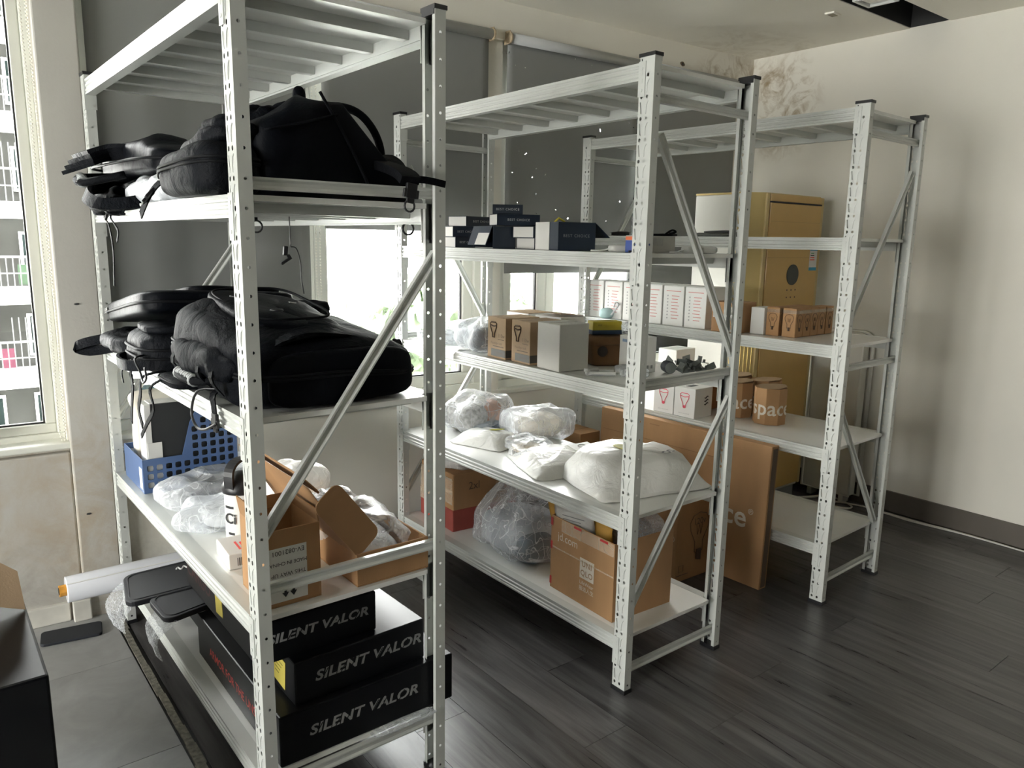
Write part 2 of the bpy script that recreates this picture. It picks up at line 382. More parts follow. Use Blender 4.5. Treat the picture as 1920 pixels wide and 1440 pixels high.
mb = MB(); wallbox(mb, -7.1, -1.31, -.02, .665, -.03, .01)
tag(obj('wall_parapet', mb, dimmed, bevel=.008), kind='structure')
tag(obj('wall_right', MB().span((XR, -8.7, -.1), (XR+.15, 1.75, 2.75)), wallm), kind='structure')
mb = MB(); XL = -7.0
for a, b in (((XL-.15, -8.7, -.1), (XL, 2.05, .15)), ((XL-.15, -8.7, HEAD), (XL, 1.95, 2.75)), ((XL-.15, -8.7, .15), (XL, -2.0, HEAD)), ((XL-.15, 1.5, .15), (XL, 1.95, HEAD))): mb.span(a, b)
tag(obj('wall_left', mb, wallm), kind='structure')
tag(obj('wall_front', MB().span((-7.15, -8.75, -.1), (2.65, -8.6, 2.75)), wallm), kind='structure')
# ceiling with a real recessed slot for the lamps
mb = MB(); SX0, SY0, SY1 = -.6, .315, .515
mb.span((-7.15, -8.7, CEIL), (XR+.1, SY0, CEIL+.12)); mb.span((-7.15, SY1, CEIL), (XR+.1, 2.0, CEIL+.12)); mb.span((-7.15, SY0, CEIL), (SX0, SY1, CEIL+.12))
tag(obj('ceiling', mb, ceilm), kind='structure')
mb = MB(); mb.span((SX0-.01, SY0-.01, CEIL+.12), (XR+.1, SY1+.01, CEIL+.13)); mb.span((SX0, SY0-.002, CEIL+.004), (XR, SY0+.004, CEIL+.12)); mb.span((SX0, SY1-.004, CEIL+.004), (XR, SY1+.002, CEIL+.12)); mb.span((XR-.006, SY0, CEIL+.004), (XR, SY1, CEIL+.12))
tag(obj('trim_2', mb, mat('black_slot_lining', (.012, .012, .012), .6)), kind='structure')
# baseboards
tag(obj('baseboard_right', MB().span((XR-.014, -8.6, 0), (XR+.002, 1.45, .12)), skirt, bevel=.003), kind='structure')
mb = MB(); wallbox(mb, -1.17, XE-.1, 0, .12, -.014, .004); tag(obj('baseboard_back', mb, skirt, bevel=.003), kind='structure')
mb = MB(); wallbox(mb, -7, -1.36, 0, .075, -.047, -.02); wallbox(mb, -1.352, -1.29, 0, .085, -.075, -.04)
tag(obj('baseboard_left', mb, skirt_w, bevel=.004), kind='structure')

# ---------------------------------------------------------------- windows
def win(name, x0, x1, splits, z0=SILL, z1=HEAD, d0=.05, frame=WALL, t=.045, q=.058):
    w = root(name, (0, 0, 0), kind='structure'); w.matrix_world = frame
    fr = MB()
    fr.span((x0, d0, z0), (x1, d0+.08, z0+t)); fr.span((x0, d0, z1-t), (x1, d0+.08, z1)); fr.span((x0, d0, z0+t), (x0+t, d0+.08, z1-t)); fr.span((x1-t, d0, z0+t), (x1, d0+.08, z1-t))
    obj('window_frame', fr, frame_m, w, bevel=.004)
    xs = [x0+t]+splits+[x1-t]
    for a, b in zip(xs[:-1], xs[1:]):
        s = MB(); zz0, zz1 = z0+t, z1-t
        s.span((a, d0+.015, zz0), (b, d0+.065, zz0+q)); s.span((a, d0+.015, zz1-q), (b, d0+.065, zz1)); s.span((a, d0+.015, zz0+q), (a+q, d0+.065, zz1-q)); s.span((b-q, d0+.015, zz0+q), (b, d0+.065, zz1-q))
        so = obj('sash', s, frame_m, w, bevel=.005)
        g = MB(); e = .006
        g.span((a+q, d0+.03, zz0+q), (b-q, d0+.05, zz0+q+e)); g.span((a+q, d0+.03, zz1-q-e), (b-q, d0+.05, zz1-q)); g.span((a+q, d0+.03, zz0+q), (a+q+e, d0+.05, zz1-q)); g.span((b-q-e, d0+.03, zz0+q), (b-q, d0+.05, zz1-q))
        obj('gasket', g, dark_gap, so)
        obj('pane', MB().span((a+q, d0+.038, zz0+q), (b-q, d0+.042, zz1-q)), glassm, so)
    si = MB(); si.span((x0-.01, -.012 if x0 > -1.2 else -.042, z0-.02), (x1+.01, d0+.01, z0+.004))
    obj('window_sill', si, frame_m, w, bevel=.005)
    return w
win('window_1', -6.95, -1.315, [-6.0, -5.1, -4.15, -3.2, -2.25], t=.025, q=.036)
win('window_2', -1.17, .575, [-.30])
win('window_3', .665, 2.40, [1.0])
win('window_4', -2.0, 1.5, [-1.1, -.2, .7], .15, frame=Matrix.Translation((-7.0, 0, 0)) @ Matrix.Rotation(R(90), 4, 'Z'))
# ---------------------------------------------------------------- roller blinds
fab = blind_mat('blind_fabric', (.235, .24, .235)); fab_s = blind_mat('blind_fabric_scratched', (.235, .24, .235), .5)
tube_m = mat('blind_tube', (.42, .43, .43), .35, var=.04)
brk_m = mat('aged_bracket', (.42, .33, .22), .5, var=.3, vs=40)
bead_m = mat('bead_plastic', (.8, .78, .7), .4)
def chain(x, z0, z1, y):
    mb = MB(); n = int((z1-z0)/.0125)
    for s in (-.009, .009):
        for i in range(n):
            z = z0 + (z1-z0)*i/n; dx = s if z > z0+.05 else s*math.sqrt(max(0, (z-z0)/.05))
            mb.lathe([(.0008, -.0042), (.0036, -.002), (.0036, .002), (.0008, .0042)], 6, (x+dx+.002*math.sin(z*9), y, z))
    return mb
def blind(x0, x1, zb, label, m, y=-.028, curl=0, seed=1, bar=True, ch=None):
    b = root('roller_blind', (0, 0, 0), label=label, cat='blind'); b.matrix_world = WALL @ Matrix.Translation(((x0+x1)/2, y, zb))
    w = x1-x0; h = 2.435-zb
    obj('tube', MB().tube([(-w/2, 0, h), (w/2, 0, h)], .024, 14), tube_m, b, smooth=True)
    mb = MB(); nx, nz = 22, 30; vs = []
    for j in range(nz+1):
        for i in range(nx+1):
            u, v = i/nx, j/nz
            yy = .022 + .006*noise3((u*4, v*2, seed), 1, seed)*(1-v) + (.012*math.sin(u*9+v*3)*(1-v) if curl else 0)
            xx = -w/2 + w*u
            if curl and u > .86: 
                k = (u-.86)/.14*(1-v)**.7; yy -= .05*k*k*curl; xx -= .035*k*curl*(.6+.4*math.sin(v*7))
            vs.append((xx, yy, h*v))
    mb.add(vs, [(j*(nx+1)+i, j*(nx+1)+i+1, (j+1)*(nx+1)+i+1, (j+1)*(nx+1)+i) for j in range(nz) for i in range(nx)])
    obj('fabric', mb, m, b, smooth=True, solid=.0008)
    if bar: obj('bottom_bar', MB().box((0, .02, .012), (w*.995, .008, .03)), mat('blind_hem', (.33, .335, .33), .4), b, bevel=.003)
    for s in (-1, 1):
        k = MB(); k.box((s*(w/2+.008), .012, h+.002), (.006, .05, .06)); k.tube([(s*(w/2+.011), -.002, h), (s*(w/2+.002), -.002, h)], .028, 12)
        obj('bracket', k, brk_m if x0 > .6 and s < 0 or x1 < .6 and s > 0 and x1 > 0 else white_p, b, bevel=.002)
    if ch: obj('bead_chain', chain(ch[0]-(x0+x1)/2, ch[1]-zb, h, -.005), bead_m, b)
    return b
blind(-1.15, -.345, .98, 'grey roller blind behind the nearest rack, lowered almost to its second shelf', fab, seed=2)
blind(-.275, .565, 1.515, 'grey roller blind right of the nearest rack, raised above a white bright window', fab, seed=5, ch=(-.318, .93))
blind(.675, 1.545, 1.31, 'scratched grey roller blind with pinholes behind the middle rack', fab_s, curl=1, seed=8, bar=False)
blind(1.60, 2.39, .965, 'lowest hanging grey roller blind in the far right window corner', fab, seed=11)
blind(-5.08, -3.24, .74, 'added grey roller blind cutting light of unseen left windows, second from the pillar', fab, seed=13)  # three unseen blinds, added to cut daylight on the nearest rack
blind(-6.92, -5.10, .74, 'added grey roller blind cutting light of unseen left windows, third from the pillar', fab, seed=14)
blind(-3.2, -1.58, .74, 'added grey roller blind cutting light of the left window, outside the view', fab, seed=15)
b = blind(-1.55, -1.33, 2.36, 'rolled up blind at top of the left window, bead chain hanging by the pillar', fab, y=-.02, seed=3, ch=(-1.328, .70))

# ---------------------------------------------------------------- storage racks
RW, RD, RL, FD, RH = .056, .5044, 1.485, .030, 2.0
def hole_cell(mb, P, a0, a1, b0, b1, poly):
    """rectangle [a0,a1]x[b0,b1] with an eight-sided or four-sided hole"""
    n = len(poly)
    if n == 8:
        am, bm_ = (a0+a1)/2, (b0+b1)/2
        out = [(a1, bm_), (a1, b1), (am, b1), (a0, b1), (a0, bm_), (a0, b0), (am, b0), (a1, b0)]
    else: out = [(a0, b0), (a1, b0), (a1, b1), (a0, b1)]
    vs = [P(*q) for q in out] + [P(*q) for q in poly]
    mb.add(vs, [(i, (i+1) % n, n+(i+1) % n, n+i) for i in range(n)])
def octo(ca, cb, ra, rb): return [(ca+ra*math.cos(R(45*k)), cb+rb*math.sin(R(45*k))) for k in range(8)]
def post_mesh(mx, my):
    mb = MB()
    def T(x, y, z): return ((RD-x) if mx else x, (RL-y) if my else y, z)
    web = lambda a, b: T(0, a, b)
    z0 = .012
    def quad(P, a0, a1, b0, b1): mb.add([P(a0, b0), P(a1, b0), P(a1, b1), P(a0, b1)], [(0, 1, 2, 3)])
    quad(web, 0, RW, z0, .02); nrow = 33; YS = .035
    for k in range(nrow):
        z = .03+.06*k; t = min(z+.05, RH)
        for (c0, c1, cy) in ((0, YS, .0235), (YS, RW, .0455)):
            hole_cell(mb, web, c0, c1, z-.01, z+.01, octo(cy, z, .0046, .0056))
        quad(web, 0, YS, z+.01, t)
        if t-z > .045:
            hole_cell(mb, web, YS, RW, z+.01, t, [(.0415, z+.014), (.0455, z+.014), (.0505, z+.046), (.0466, z+.046)])
        else: quad(web, YS, RW, z+.01, t)
        for yf, P in ((0, lambda a, b: T(a, 0, b)), (RW, lambda a, b: T(a, RW, b))):
            hole_cell(mb, P, 0, FD, z-.01, z+.01, octo(.015, z, .0036, .0036)); quad(P, 0, FD, z+.01, t)
    for yf in (0, RW): quad((lambda a, b: T(a, yf, b)), 0, FD, z0, .02)
    for y0, y1 in ((0, .012), (RW-.012, RW)): quad((lambda a, b: T(FD, a, b)), y0, y1, z0, RH)
    me = mb.mesh('post'); bm = bmesh.new(); bm.from_mesh(me); bmesh.ops.remove_doubles(bm, verts=bm.verts, dist=1e-5)
    bmesh.ops.recalc_face_normals(bm, faces=bm.faces); bm.to_mesh(me); bm.free(); me.materials.append(steel)
    em = MB(); s = 1 if not mx else -1
    for k in range(nrow-1):
        z = .03+.06*k; x = -.0012
        pts = [T(x*.2, .0262, z+.012), T(x, .0255, z+.022), T(x, .0245, z+.034), T(x, .0215, z+.043), T(x*.2, .0175, z+.048)]
        em.tube(pts, .0013, 5)
        em.tube([T(x*.2, .0415, z+.012), T(x, .0425, z+.02), T(x, .046, z+.040), T(x*.2, .0465, z+.047)], .0008, 4)
    e = em.mesh('embossing'); fixnormals(e); e.materials.append(steel)
    cap = MB(); f = .003
    for za, zb in ((RH, RH+.010), (RH-.012, RH)):
        p, q = T(-f if za == RH else .002, -f if za == RH else .002, za), T(FD+f, RW+f if za == RH else RW-.002, zb); cap.span(p, q)
    c = cap.mesh('post_cap'); fixnormals(c); c.materials.append(blackp)
    ft = MB(); ft.span(T(-f, -f, 0), T(FD+f, RW+f, .014)); t_ = ft.mesh('foot'); fixnormals(t_); t_.materials.append(blackp)
    return me, e, c, t_
POSTS = {(mx, my): post_mesh(mx, my) for mx in (0, 1) for my in (0, 1)}
BH = .049
def beam_mesh(mx):
    pr = [(.001, 0), (.001, -.007), (.0045, -.010), (.0045, -.014), (.001, -.017), (.001, -.022), (.0045, -.025), (.0045, -.029), (.001, -.032), (.001, -.037), (.004, -.040), (.001, -.043), (.001, -BH), (.030, -BH), (.030, -BH+.006), (.034, -BH+.006), (.036, -.02), (.036, 0)]
    mb = MB(); mb.prism(pr, RW, RL-RW, (lambda a, b, h: (RD-a, h, b)) if mx else (lambda a, b, h: (a, h, b)))
    me = mb.mesh('beam'); fixnormals(me); me.materials.append(steel)
    hp = []
    for my in (0, 1):
        def T(x, y, z): return ((RD-x) if mx else x, (RL-y) if my else y, z)
        h = MB(); h.span(T(-.0028, RW-.024, -.096), T(-.0005, RW+.002, .002)); h.span(T(0, RW, -.096), T(.034, RW+.0022, .001))
        for k, zz in enumerate((-.018, -.078)): h.tube([T(-.0042, RW-.011, zz), T(-.0025, RW-.011, zz)], .0045, 8)
        h.tube([T(.022, RW+.001, -.082), T(.022, RW+.0045, -.082)], .004, 8)
        for zz in (-.036, -.058): h.span(T(-.0034, RW-.014, zz), T(-.0026, RW-.009, zz+.012))
        m = h.mesh('hook_plate'); fixnormals(m); m.materials.append(steel); hp.append(m)
    return me, hp
BEAMS = [beam_mesh(0), beam_mesh(1)]
dk = MB().span((.0362, .030, -.013), (RD-.0362, RL-.030, -.0005)).mesh('deck'); fixnormals(dk); dk.materials.append(steel_in)
rb = MB(); rb.prism([(-.016, 0), (.016, 0), (.012, -.022), (-.012, -.022)], .037, RD-.037, lambda a, b, h: (h, a, b)); rbm = rb.mesh('rib'); fixnormals(rbm); rbm.materials.append(steel)
def brace(name, parent, a, b, w=.026, d=.014):
    a, b = Vector(a), Vector(b)
    if a.x > b.x: a, b = b, a
    L = (b-a).length; mb = MB()
    pr = [(-w/2, -d/2), (-w/2, d/2), (-w/2+.004, d/2), (-w*.15, d*.15), (w*.15, d*.15), (w/2-.004, d/2), (w/2, d/2), (w/2, -d/2)]
    mb.prism(pr, -L/2, L/2, lambda p, q, h: (h, -q, p))
    me = mb.mesh(name); fixnormals(me); me.materials.append(steel)
    o = obj(name, me, None, parent, loc=(a+b)/2); dv = (b-a).normalized(); o.rotation_euler = (0, -math.asin(dv.z), 0)
    return o
def rack(loc, yaw, levels, hz, diag, label, decks_with_ribs=(0, 1, 2, 3, 4)):
    r = root('storage_rack', (*loc, 0), yaw, label, 'shelving rack', 'white steel storage racks')
    for key, (pm_, em_, cm_, fm_) in POSTS.items():
        p = obj('post', pm_, None, r); e = obj('embossing', em_, None, p); tag(e, kind='stuff')
        obj('post_cap', cm_, None, p); obj('foot', fm_, None, p)
    for i, z in enumerate(levels):
        for mx in (0, 1):
            b = obj('beam', BEAMS[mx][0], None, r, loc=(0, 0, z))
            for h in BEAMS[mx][1]: obj('hook_plate', h, None, b)
        d = obj('deck', dk, None, r, loc=(0, 0, z))
        for k in range(8): obj('rib', rbm, None, d, loc=(0, .12+(RL-.24)*k/7, -.0132))
    for y in (.022, RL-.022):
        for z in hz: brace('end_rail', r, (.008, y, z), (RD-.008, y, z))
        for (xa, za, xb, zb) in diag: brace('diagonal_brace', r, (xa, y, za), (xb, y, zb))
    return r
rack((-1.1819, .0417), .0079, [1.9836, 1.5603, 1.0802, .6072, .20], [1.583, .68, .17], [(.49, 1.44, .02, .80)], 'nearest white steel rack, at left, holding black backpacks and SILENT VALOR boxes')
rack((0, 0), 0, [1.9865, 1.4438, 1.0284, .6054, .1899], [1.89, 1.043, .075], [(.06, 1.79, .49, 1.10), (.49, .95, .03, .29)], 'middle white steel rack holding the UNIQLO carton and white mailing bags')
rack((1.1324, -.049), .0344, [1.989, 1.5087, 1.087, .6635, .2586], [1.90, .997, .098], [(.46, 1.78, .03, 1.17), (.03, .84, .46, .26)], 'farthest white steel rack, at right, mostly bare with brown bulb tubs')
# ---------------------------------------------------------------- cloth, card, film materials
nylon = mat('black_nylon', (.0035, .0042, .006), .58, var=.25, vs=14, bump=.35, bs=420, sheen=.0, spec=.05, wr=.8, wrs=9)
nylon_s = mat('black_smooth_panel', (.003, .0037, .0056), .5, var=.2, vs=8, bump=.12, bs=260, spec=.07, wr=.45, wrs=6)
nylon_g = mat('charcoal_nylon', (.008, .009, .0115), .52, var=.2, vs=14, bump=.3, bs=420, sheen=.0, spec=.06, wr=.8, wrs=10)
web_m = mat('black_webbing', (.006, .0065, .008), .6, var=.2, vs=60, bump=.4, bs=300, spec=.05)
zip_m = mat('zip_tape', (.008, .0085, .010), .55, spec=.08)
metal = mat('bright_metal', (.6, .6, .6), .25, metal=1)
gripm = mat('grey_rubber_grip', (.30, .31, .31), .55)
kraft = card_mat('kraft_card', (.41, .235, .115)); kraft_d = card_mat('kraft_card_inside', (.32, .18, .085)); kraft_l = card_mat('pale_kraft_card', (.45, .32, .20))
blackcard = mat('black_gloss_carton', (.0035, .004, .0055), .40, var=.2, vs=4, spec=.28)
whitecard = mat('white_card', (.74, .735, .71), .55, var=.03, vs=5); greycard = mat('grey_white_card', (.52, .51, .47), .6, var=.04)
ink_w = mat('white_ink', (.55, .55, .55), .5); ink_g = mat('grey_ink', (.30, .30, .30), .5); ink_r = mat('red_ink', (.9, .10, .08), .5); ink_k = mat('black_ink', (.02, .02, .022), .5)
ink_dr = mat('dark_red_ink', (.10, .035, .035), .5); ink_p = mat('pink_ink', (.80, .10, .16), .5); ink_b = mat('brown_ink', (.12, .075, .045), .6); ink_wc = mat('pale_ink_on_card', (.66, .60, .52), .6)
note_m = mat('yellow_note', (.72, .60, .12), .7, var=.04)
clear = film('clear_film'); clear_d = film('clear_film_thick', base=.2, edge=.7, white=.35, bump=.9); frost = film('frosted_film', (1, .99, .97), base=.55, edge=.9, rough=.28, white=.3, bump=.5, bs=60)
tape_m = film('packing_tape', (.95, .85, .70), base=.18, edge=.4, bump=.2, white=.1, rough=.15)
bubble = film('bubble_wrap', base=.14, edge=.5, white=.4, bump=1.0, bs=190)

whitefilm = mat('white_sleeve_film', (.62, .64, .68), .3, var=.05, wr=.8, wrs=16, bump=.1, bs=60)
def perim(dims, e, z, n=40, off=0.0, a0=0, a1=360):
    pts = []
    for i in range(n + (a1-a0 < 360)):
        t = R(a0+(a1-a0)*i/n); pw = lambda c: math.copysign(abs(c)**e, c)
        pts.append(((dims[0]/2+off)*pw(math.cos(t)), (dims[1]/2+off)*pw(math.sin(t)), z))
    return pts
def ring_pts(c, r, ax='x', n=14):
    f = {'x': lambda a, b: (c[0], c[1]+a, c[2]+b), 'y': lambda a, b: (c[0]+a, c[1], c[2]+b), 'z': lambda a, b: (c[0]+a, c[1]+b, c[2])}[ax]
    return [f(r*math.cos(2*math.pi*i/n), r*math.sin(2*math.pi*i/n)) for i in range(n)]
def bag_body(parent, dims, seed, m=nylon, e=.34, amp=.012, ns=11, fn=None, loc=(0, 0, 0), rot=(0, 0, 0), name='body', ridge=.5, nu=56, nv=30):
    return obj(name, soft(dims, e, seed, amp, ns, nu, nv, True, fn, ridge), m, parent, loc=loc, rot=rot, smooth=True)
def strap(parent, pts, w=.025, wd=(1, 0, 0), m=None, th=.003, name='strap'):
    P = [Vector(p) for p in pts]; q = []
    for i in range(len(P)-1):      # smooth by Catmull-Rom
        p0, p1, p2, p3 = P[max(i-1, 0)], P[i], P[i+1], P[min(i+2, len(P)-1)]
        for k in range(4):
            t = k/4; q.append(.5*((2*p1)+(p2-p0)*t+(2*p0-5*p1+4*p2-p3)*t*t+(3*p1-p0-3*p2+p3)*t**3))
    q.append(P[-1]); return obj(name, MB().ribbon(q, wd, w, th), m or web_m, parent, smooth=False)
def cord(parent, pts, r=.003, m=None, name='cord', closed=False, n=6):
    P = [Vector(p) for p in pts]
    if not closed:
        q = []
        for i in range(len(P)-1):
            p0, p1, p2, p3 = P[max(i-1, 0)], P[i], P[i+1], P[min(i+2, len(P)-1)]
            for k in range(5):
                t = k/5; q.append(.5*((2*p1)+(p2-p0)*t+(2*p0-5*p1+4*p2-p3)*t*t+(3*p1-p0-3*p2+p3)*t**3))
        P = q+[P[-1]]
    return obj(name, MB().tube(P, r, n, closed), m or web_m, parent, smooth=True)
def buckle(parent, loc, rot=(0, 0, 0)):
    b = MB(); b.box((0, 0, 0), (.028, .009, .034)); b.box((0, 0, -.022), (.020, .007, .012)); b.box((-.017, 0, -.006), (.006, .008, .02)); b.box((.017, 0, -.006), (.006, .008, .02))
    return obj('buckle', b, blackp, parent, loc=loc, rot=rot, bevel=.002)
def grip(parent, pts, name='handle'):
    h = cord(parent, pts, .011, web_m, name, n=8)
    P = [Vector(p) for p in pts]; a, b = P[1], P[-2]; g = MB()
    for k in range(9):
        t = .12+.76*k/8; c = a.lerp(b, t); d = (b-a).normalized(); g.tube([c-d*.0035, c+d*.0035], .0165 if k % 2 == 0 else .0155, 10)
    g.tube([a.lerp(b, .1), a.lerp(b, .9)], .0145, 10)
    obj('rubber_grip', g, gripm, h, smooth=True); return h

# ---------------------------------------------------------------- nearest rack, second shelf from the top (deck 1.560)
Z1 = 1.5605
g = 'black backpacks on the nearest rack'
b = root('backpack', (-.975, .99, Z1), .06, 'folded black backpack hanging over the left end of the high shelf, grip handle out', 'backpack', g)
hump = lambda p: Vector((p.x, p.y, p.z*(1 + .34*math.exp(-((p.y-.08)/.07)**2) + .26*math.exp(-((p.y+.10)/.07)**2) - .25*max(0, -p.y-.12)/.2)))
bag_body(b, (.50, .66, .10), 21, nylon_s, loc=(.03, 0, .075), fn=hump, amp=.009)
bag_body(b, (.48, .60, .085), 22, nylon, loc=(.05, .02, 0), name='back_pad', amp=.014)
for k in range(4): strap(b, [(-.10, .02, .150-.014*k), (-.18, .05, .168-.011*k), (-.25, .08, .166-.012*k), (-.315-.005*k, .08-.010*k, .140-.014*k)], .15, (.12, 1, .05), nylon_g if k == 0 else nylon, .011, 'folded_strap')
cord(b, perim((.50, .66), .34, .115, 30, .003, 100, 290), .004, zip_m, 'zipper')
grip(b, [(-.20, .10, .085), (-.315, .09, .075), (-.335, -.02, .055), (-.24, -.08, .08)])
strap(b, [(-.16, .18, .06), (-.27, .14, .05), (-.312, .05, .02), (-.30, -.06, -.005), (-.22, -.12, .005), (-.15, -.10, .04)], .036, (.5, .1, 1), nylon, .012, 'shoulder_strap')
bag_body(b, (.15, .24, .075), 25, nylon, e=.8, amp=.026, ns=26, loc=(-.19, .16, -.03), name='crumpled_pocket', nu=44, nv=24)
for (dy, ln) in ((.19, .19), (.12, .05)): strap(b, [(-.20, dy, .01), (-.232, dy+.01, -.03), (-.224, dy, -.06), (-.222, dy-.02, -.06-ln*.4), (-.222, dy, -.06-ln)], .010, (0, 1, 0), name='webbing_tail')
buckle(b, (-.235, .14, -.02), (R(20), 0, R(70)))
b = tag(obj('plastic_sleeve', soft((.17, .56, .075), .75, 41, .020, 14, 60, 24, True, None, .8), whitefilm, loc=(-1.115, .80, Z1), rot=(0, 0, .03), smooth=True), 'crumpled white plastic sleeve under the folded backpack on the high shelf', 'plastic bag')
b = root('pouch_bag', (-1.165, .29, Z1), .05, 'plump charcoal bag with zip at the front edge of the high shelf, buckle dangling', 'bag')
bag_body(b, (.15, .34, .115), 51, nylon_g, e=.55, amp=.007, fn=lambda p: Vector((p.x, p.y, p.z*(1-.5*(p.y)))))
for zz in (.062, .071): cord(b, [(q[0], q[1], q[2]*(1-.5*q[1])) for q in perim((.15, .34), .55, zz, 40, .002)], .0035, zip_m, 'zipper', closed=True)
bag_body(b, (.11, .25, .045), 52, nylon_g, e=.55, amp=.008, loc=(.02, -.02, .095), rot=(R(-9), 0, 0), name='lid_pocket')
bag_body(b, (.10, .18, .04), 53, nylon, e=.6, amp=.012, ns=22, loc=(.03, -.06, .125), name='crumpled_cover')
strap(b, [(-.03, .15, .05), (-.055, .175, .035), (-.075, .20, .0), (-.08, .25, -.04)], .024, (0, 1, .4)); buckle(b, (-.072, .193, .008), (R(40), R(20), R(80)))
cord(b, ring_pts((-.055, .165, .055), .013, 'x'), .0025, blackp, 'ring', closed=True)
# the big bag: its outline climbs to a peak and slopes to the far side
hx = [(-.23, .15), (-.19, .17), (-.14, .19), (-.10, .225), (-.075, .242), (-.03, .243), (-.01, .235), (.05, .165), (.10, .10), (.17, .09), (.22, .06)]
def prof(x, tb):
    if x <= tb[0][0]: return tb[0][1]
    for (a, u), (c, v) in zip(tb[:-1], tb[1:]):
        if x <= c: return u+(v-u)*(x-a)/(c-a)
    return tb[-1][1]
b = root('backpack', (-.90, .34, Z1), 0, 'big bulging black backpack on the high shelf with a looped wrapped handle', 'backpack', g)
bag_body(b, (.42, .42, .25), 61, nylon_s, e=.22, amp=.007, fn=lambda p: Vector((p.x, p.y, p.z/.241*prof(p.x, hx))))
bag_body(b, (.15, .14, .045), 62, nylon, e=.8, amp=.02, ns=26, loc=(-.115, -.03, .175), name='crumpled_top', rot=(0, R(-10), 0))
bag_body(b, (.034, .03, .05), 64, nylon, e=.9, amp=.004, loc=(-.045, -.06, .222), name='strap_end', nu=20, nv=12)
p = bag_body(b, (.055, .36, .24), 63, nylon_s, e=.3, amp=.004, loc=(.055, -.02, .0), rot=(0, R(-26), 0), name='back_panel')
cord(b, [(.02, .02, .215), (.06, .02, .24), (.11, .02, .248), (.16, .02, .235), (.20, .02, .195), (.22, .02, .14), (.215, .02, .07)], [.011]*31, nylon, 'loop_handle', n=8)
for q0, q1 in (((-.06, -.212, .235), (.06, -.214, .03)), ((-.19, -.214, .14), (-.02, -.214, .19))): cord(b, [q0, [(q0[i]+q1[i])/2+(.006 if i == 0 else 0) for i in range(3)], q1], .0035, nylon_g, 'seam')
bag_body(b, (.17, .24, .12), 65, nylon, e=.6, amp=.014, ns=20, loc=(.12, -.08, .0), name='side_pocket')
strap(b, [(.10, -.19, .09), (.10, -.26, .075), (.10, -.31, .06), (.10, -.335, .045)], .05, (1, 0, 0), None, .02); buckle(b, (.10, -.338, .022), (0, R(8), 0))
strap(b, [(.11, -.33, .05), (.15, -.335, .048), (.195, -.335, .042)], .016, (0, 0, 1), name='webbing_tail')
cord(b, ring_pts((.095, -.338, -.012), .013, 'y'), .0025, blackp, 'ring', closed=True)
b = root('camera_bag', (-1.0, .635, Z1), .1, 'small boxy black bag peeking behind the plump charcoal bag', 'bag')
bag_body(b, (.13, .14, .19), 71, nylon_s, e=.25, amp=.003); cord(b, perim((.13, .14), .25, .155, 30, .002), .003, zip_m, 'zipper', closed=True)
# ring hooks and the dangling lead under that shelf
for (x, y, lb) in ((-.965, .545, 'black ring hook under the high shelf, beside its front post'), (-.692, .20, 'black ring hook under the far edge of the high shelf, over the bright window')):
    h = root('ring_hook', (x, y, Z1-.013), 0, lb, 'hook', 'ring hooks under the nearest rack shelf')
    cord(h, ring_pts((0, 0, -.047), .016, 'y'), .0028, blackp, 'ring', closed=True); strap(h, [(0, 0, 0), (0, 0, -.018), (0, 0, -.033)], .008, (1, 0, 0))
h = root('dangling_lead', (-.89, .50, Z1-.013), 0, 'thin black lead with a small clip dangling below the high shelf', 'cable')
cord(h, [(0, 0, 0), (.001, 0, -.05), (.002, 0, -.10)], .0016, blackp, 'lead')
obj('connector', MB().box((-.002, 0, -.112), (.012, .01, .026)), blackp, h, rot=(0, R(6), 0), bevel=.002)
cord(h, [(.002, 0, -.10), (.018, 0, -.105), (.028, 0, -.14), (.03, 0, -.19), (.036, 0, -.23)], .0018, blackp, 'lead')
obj('clip', MB().box((0, 0, 0), (.034, .008, .008)).box((.012, 0, .006), (.01, .008, .01)), blackp, h, loc=(-.012, 0, -.138), rot=(0, R(-32), 0), bevel=.0015)

# ---------------------------------------------------------------- nearest rack, third shelf (deck 1.080)
Z2 = 1.0805
b = root('backpack', (-.95, .375, Z2), .04, 'largest black backpack lying flat by the front post, smooth base outwards, silver grip', 'backpack', g)
D = (.47, .58, .205)
bag_body(b, D, 81, nylon, e=.36, amp=.013, fn=lambda p: Vector((p.x, p.y, p.z*(1 - .26*max(0, p.x/.24) + .22*min(.6, p.y/.29) + .05*math.sin(p.y*9+2+p.x*5)))))
bag_body(b, (.38, .06, .13), 85, nylon_s, e=.45, amp=.004, loc=(.01, -.262, .008), name='base_panel')
bag_body(b, (.26, .40, .05), 82, nylon_s, e=.45, amp=.008, loc=(-.03, .05, .170), rot=(R(9), R(6), 0), name='front_pocket')
bag_body(b, (.15, .34, .04), 83, nylon, e=.6, amp=.014, loc=(.14, -.02, .125), rot=(R(7), R(16), 0), name='side_pocket')
bag_body(b, (.10, .40, .08), 84, nylon, e=.6, amp=.014, ns=18, loc=(-.215, -.02, .06), name='bottle_pocket')
for zz, mm in ((.098, zip_m), (.108, zip_m)): cord(b, [(q[0], q[1], q[2]*(1-.2*max(0, q[0]/.24)+.22*min(.6, q[1]/.29))) for q in perim(D, .36, zz, 44, .005)], .004, mm, 'zipper', closed=True)
cord(b, [(q[0]-.03, q[1]+.05, q[2]+q[1]*.16) for q in perim((.22, .34), .45, .222, 36, .001)], .0035, zip_m, 'zipper', closed=True, )
grip(b, [(-.20, .13, .07), (-.262, .09, .055), (-.262, -.05, .05), (-.20, -.09, .06)])
for x, y in ((-.10, .10), (-.06, -.06)): cord(b, ring_pts((x, y, .222+y*.16), .014, 'z'), .003, blackp, 'ring', closed=True)
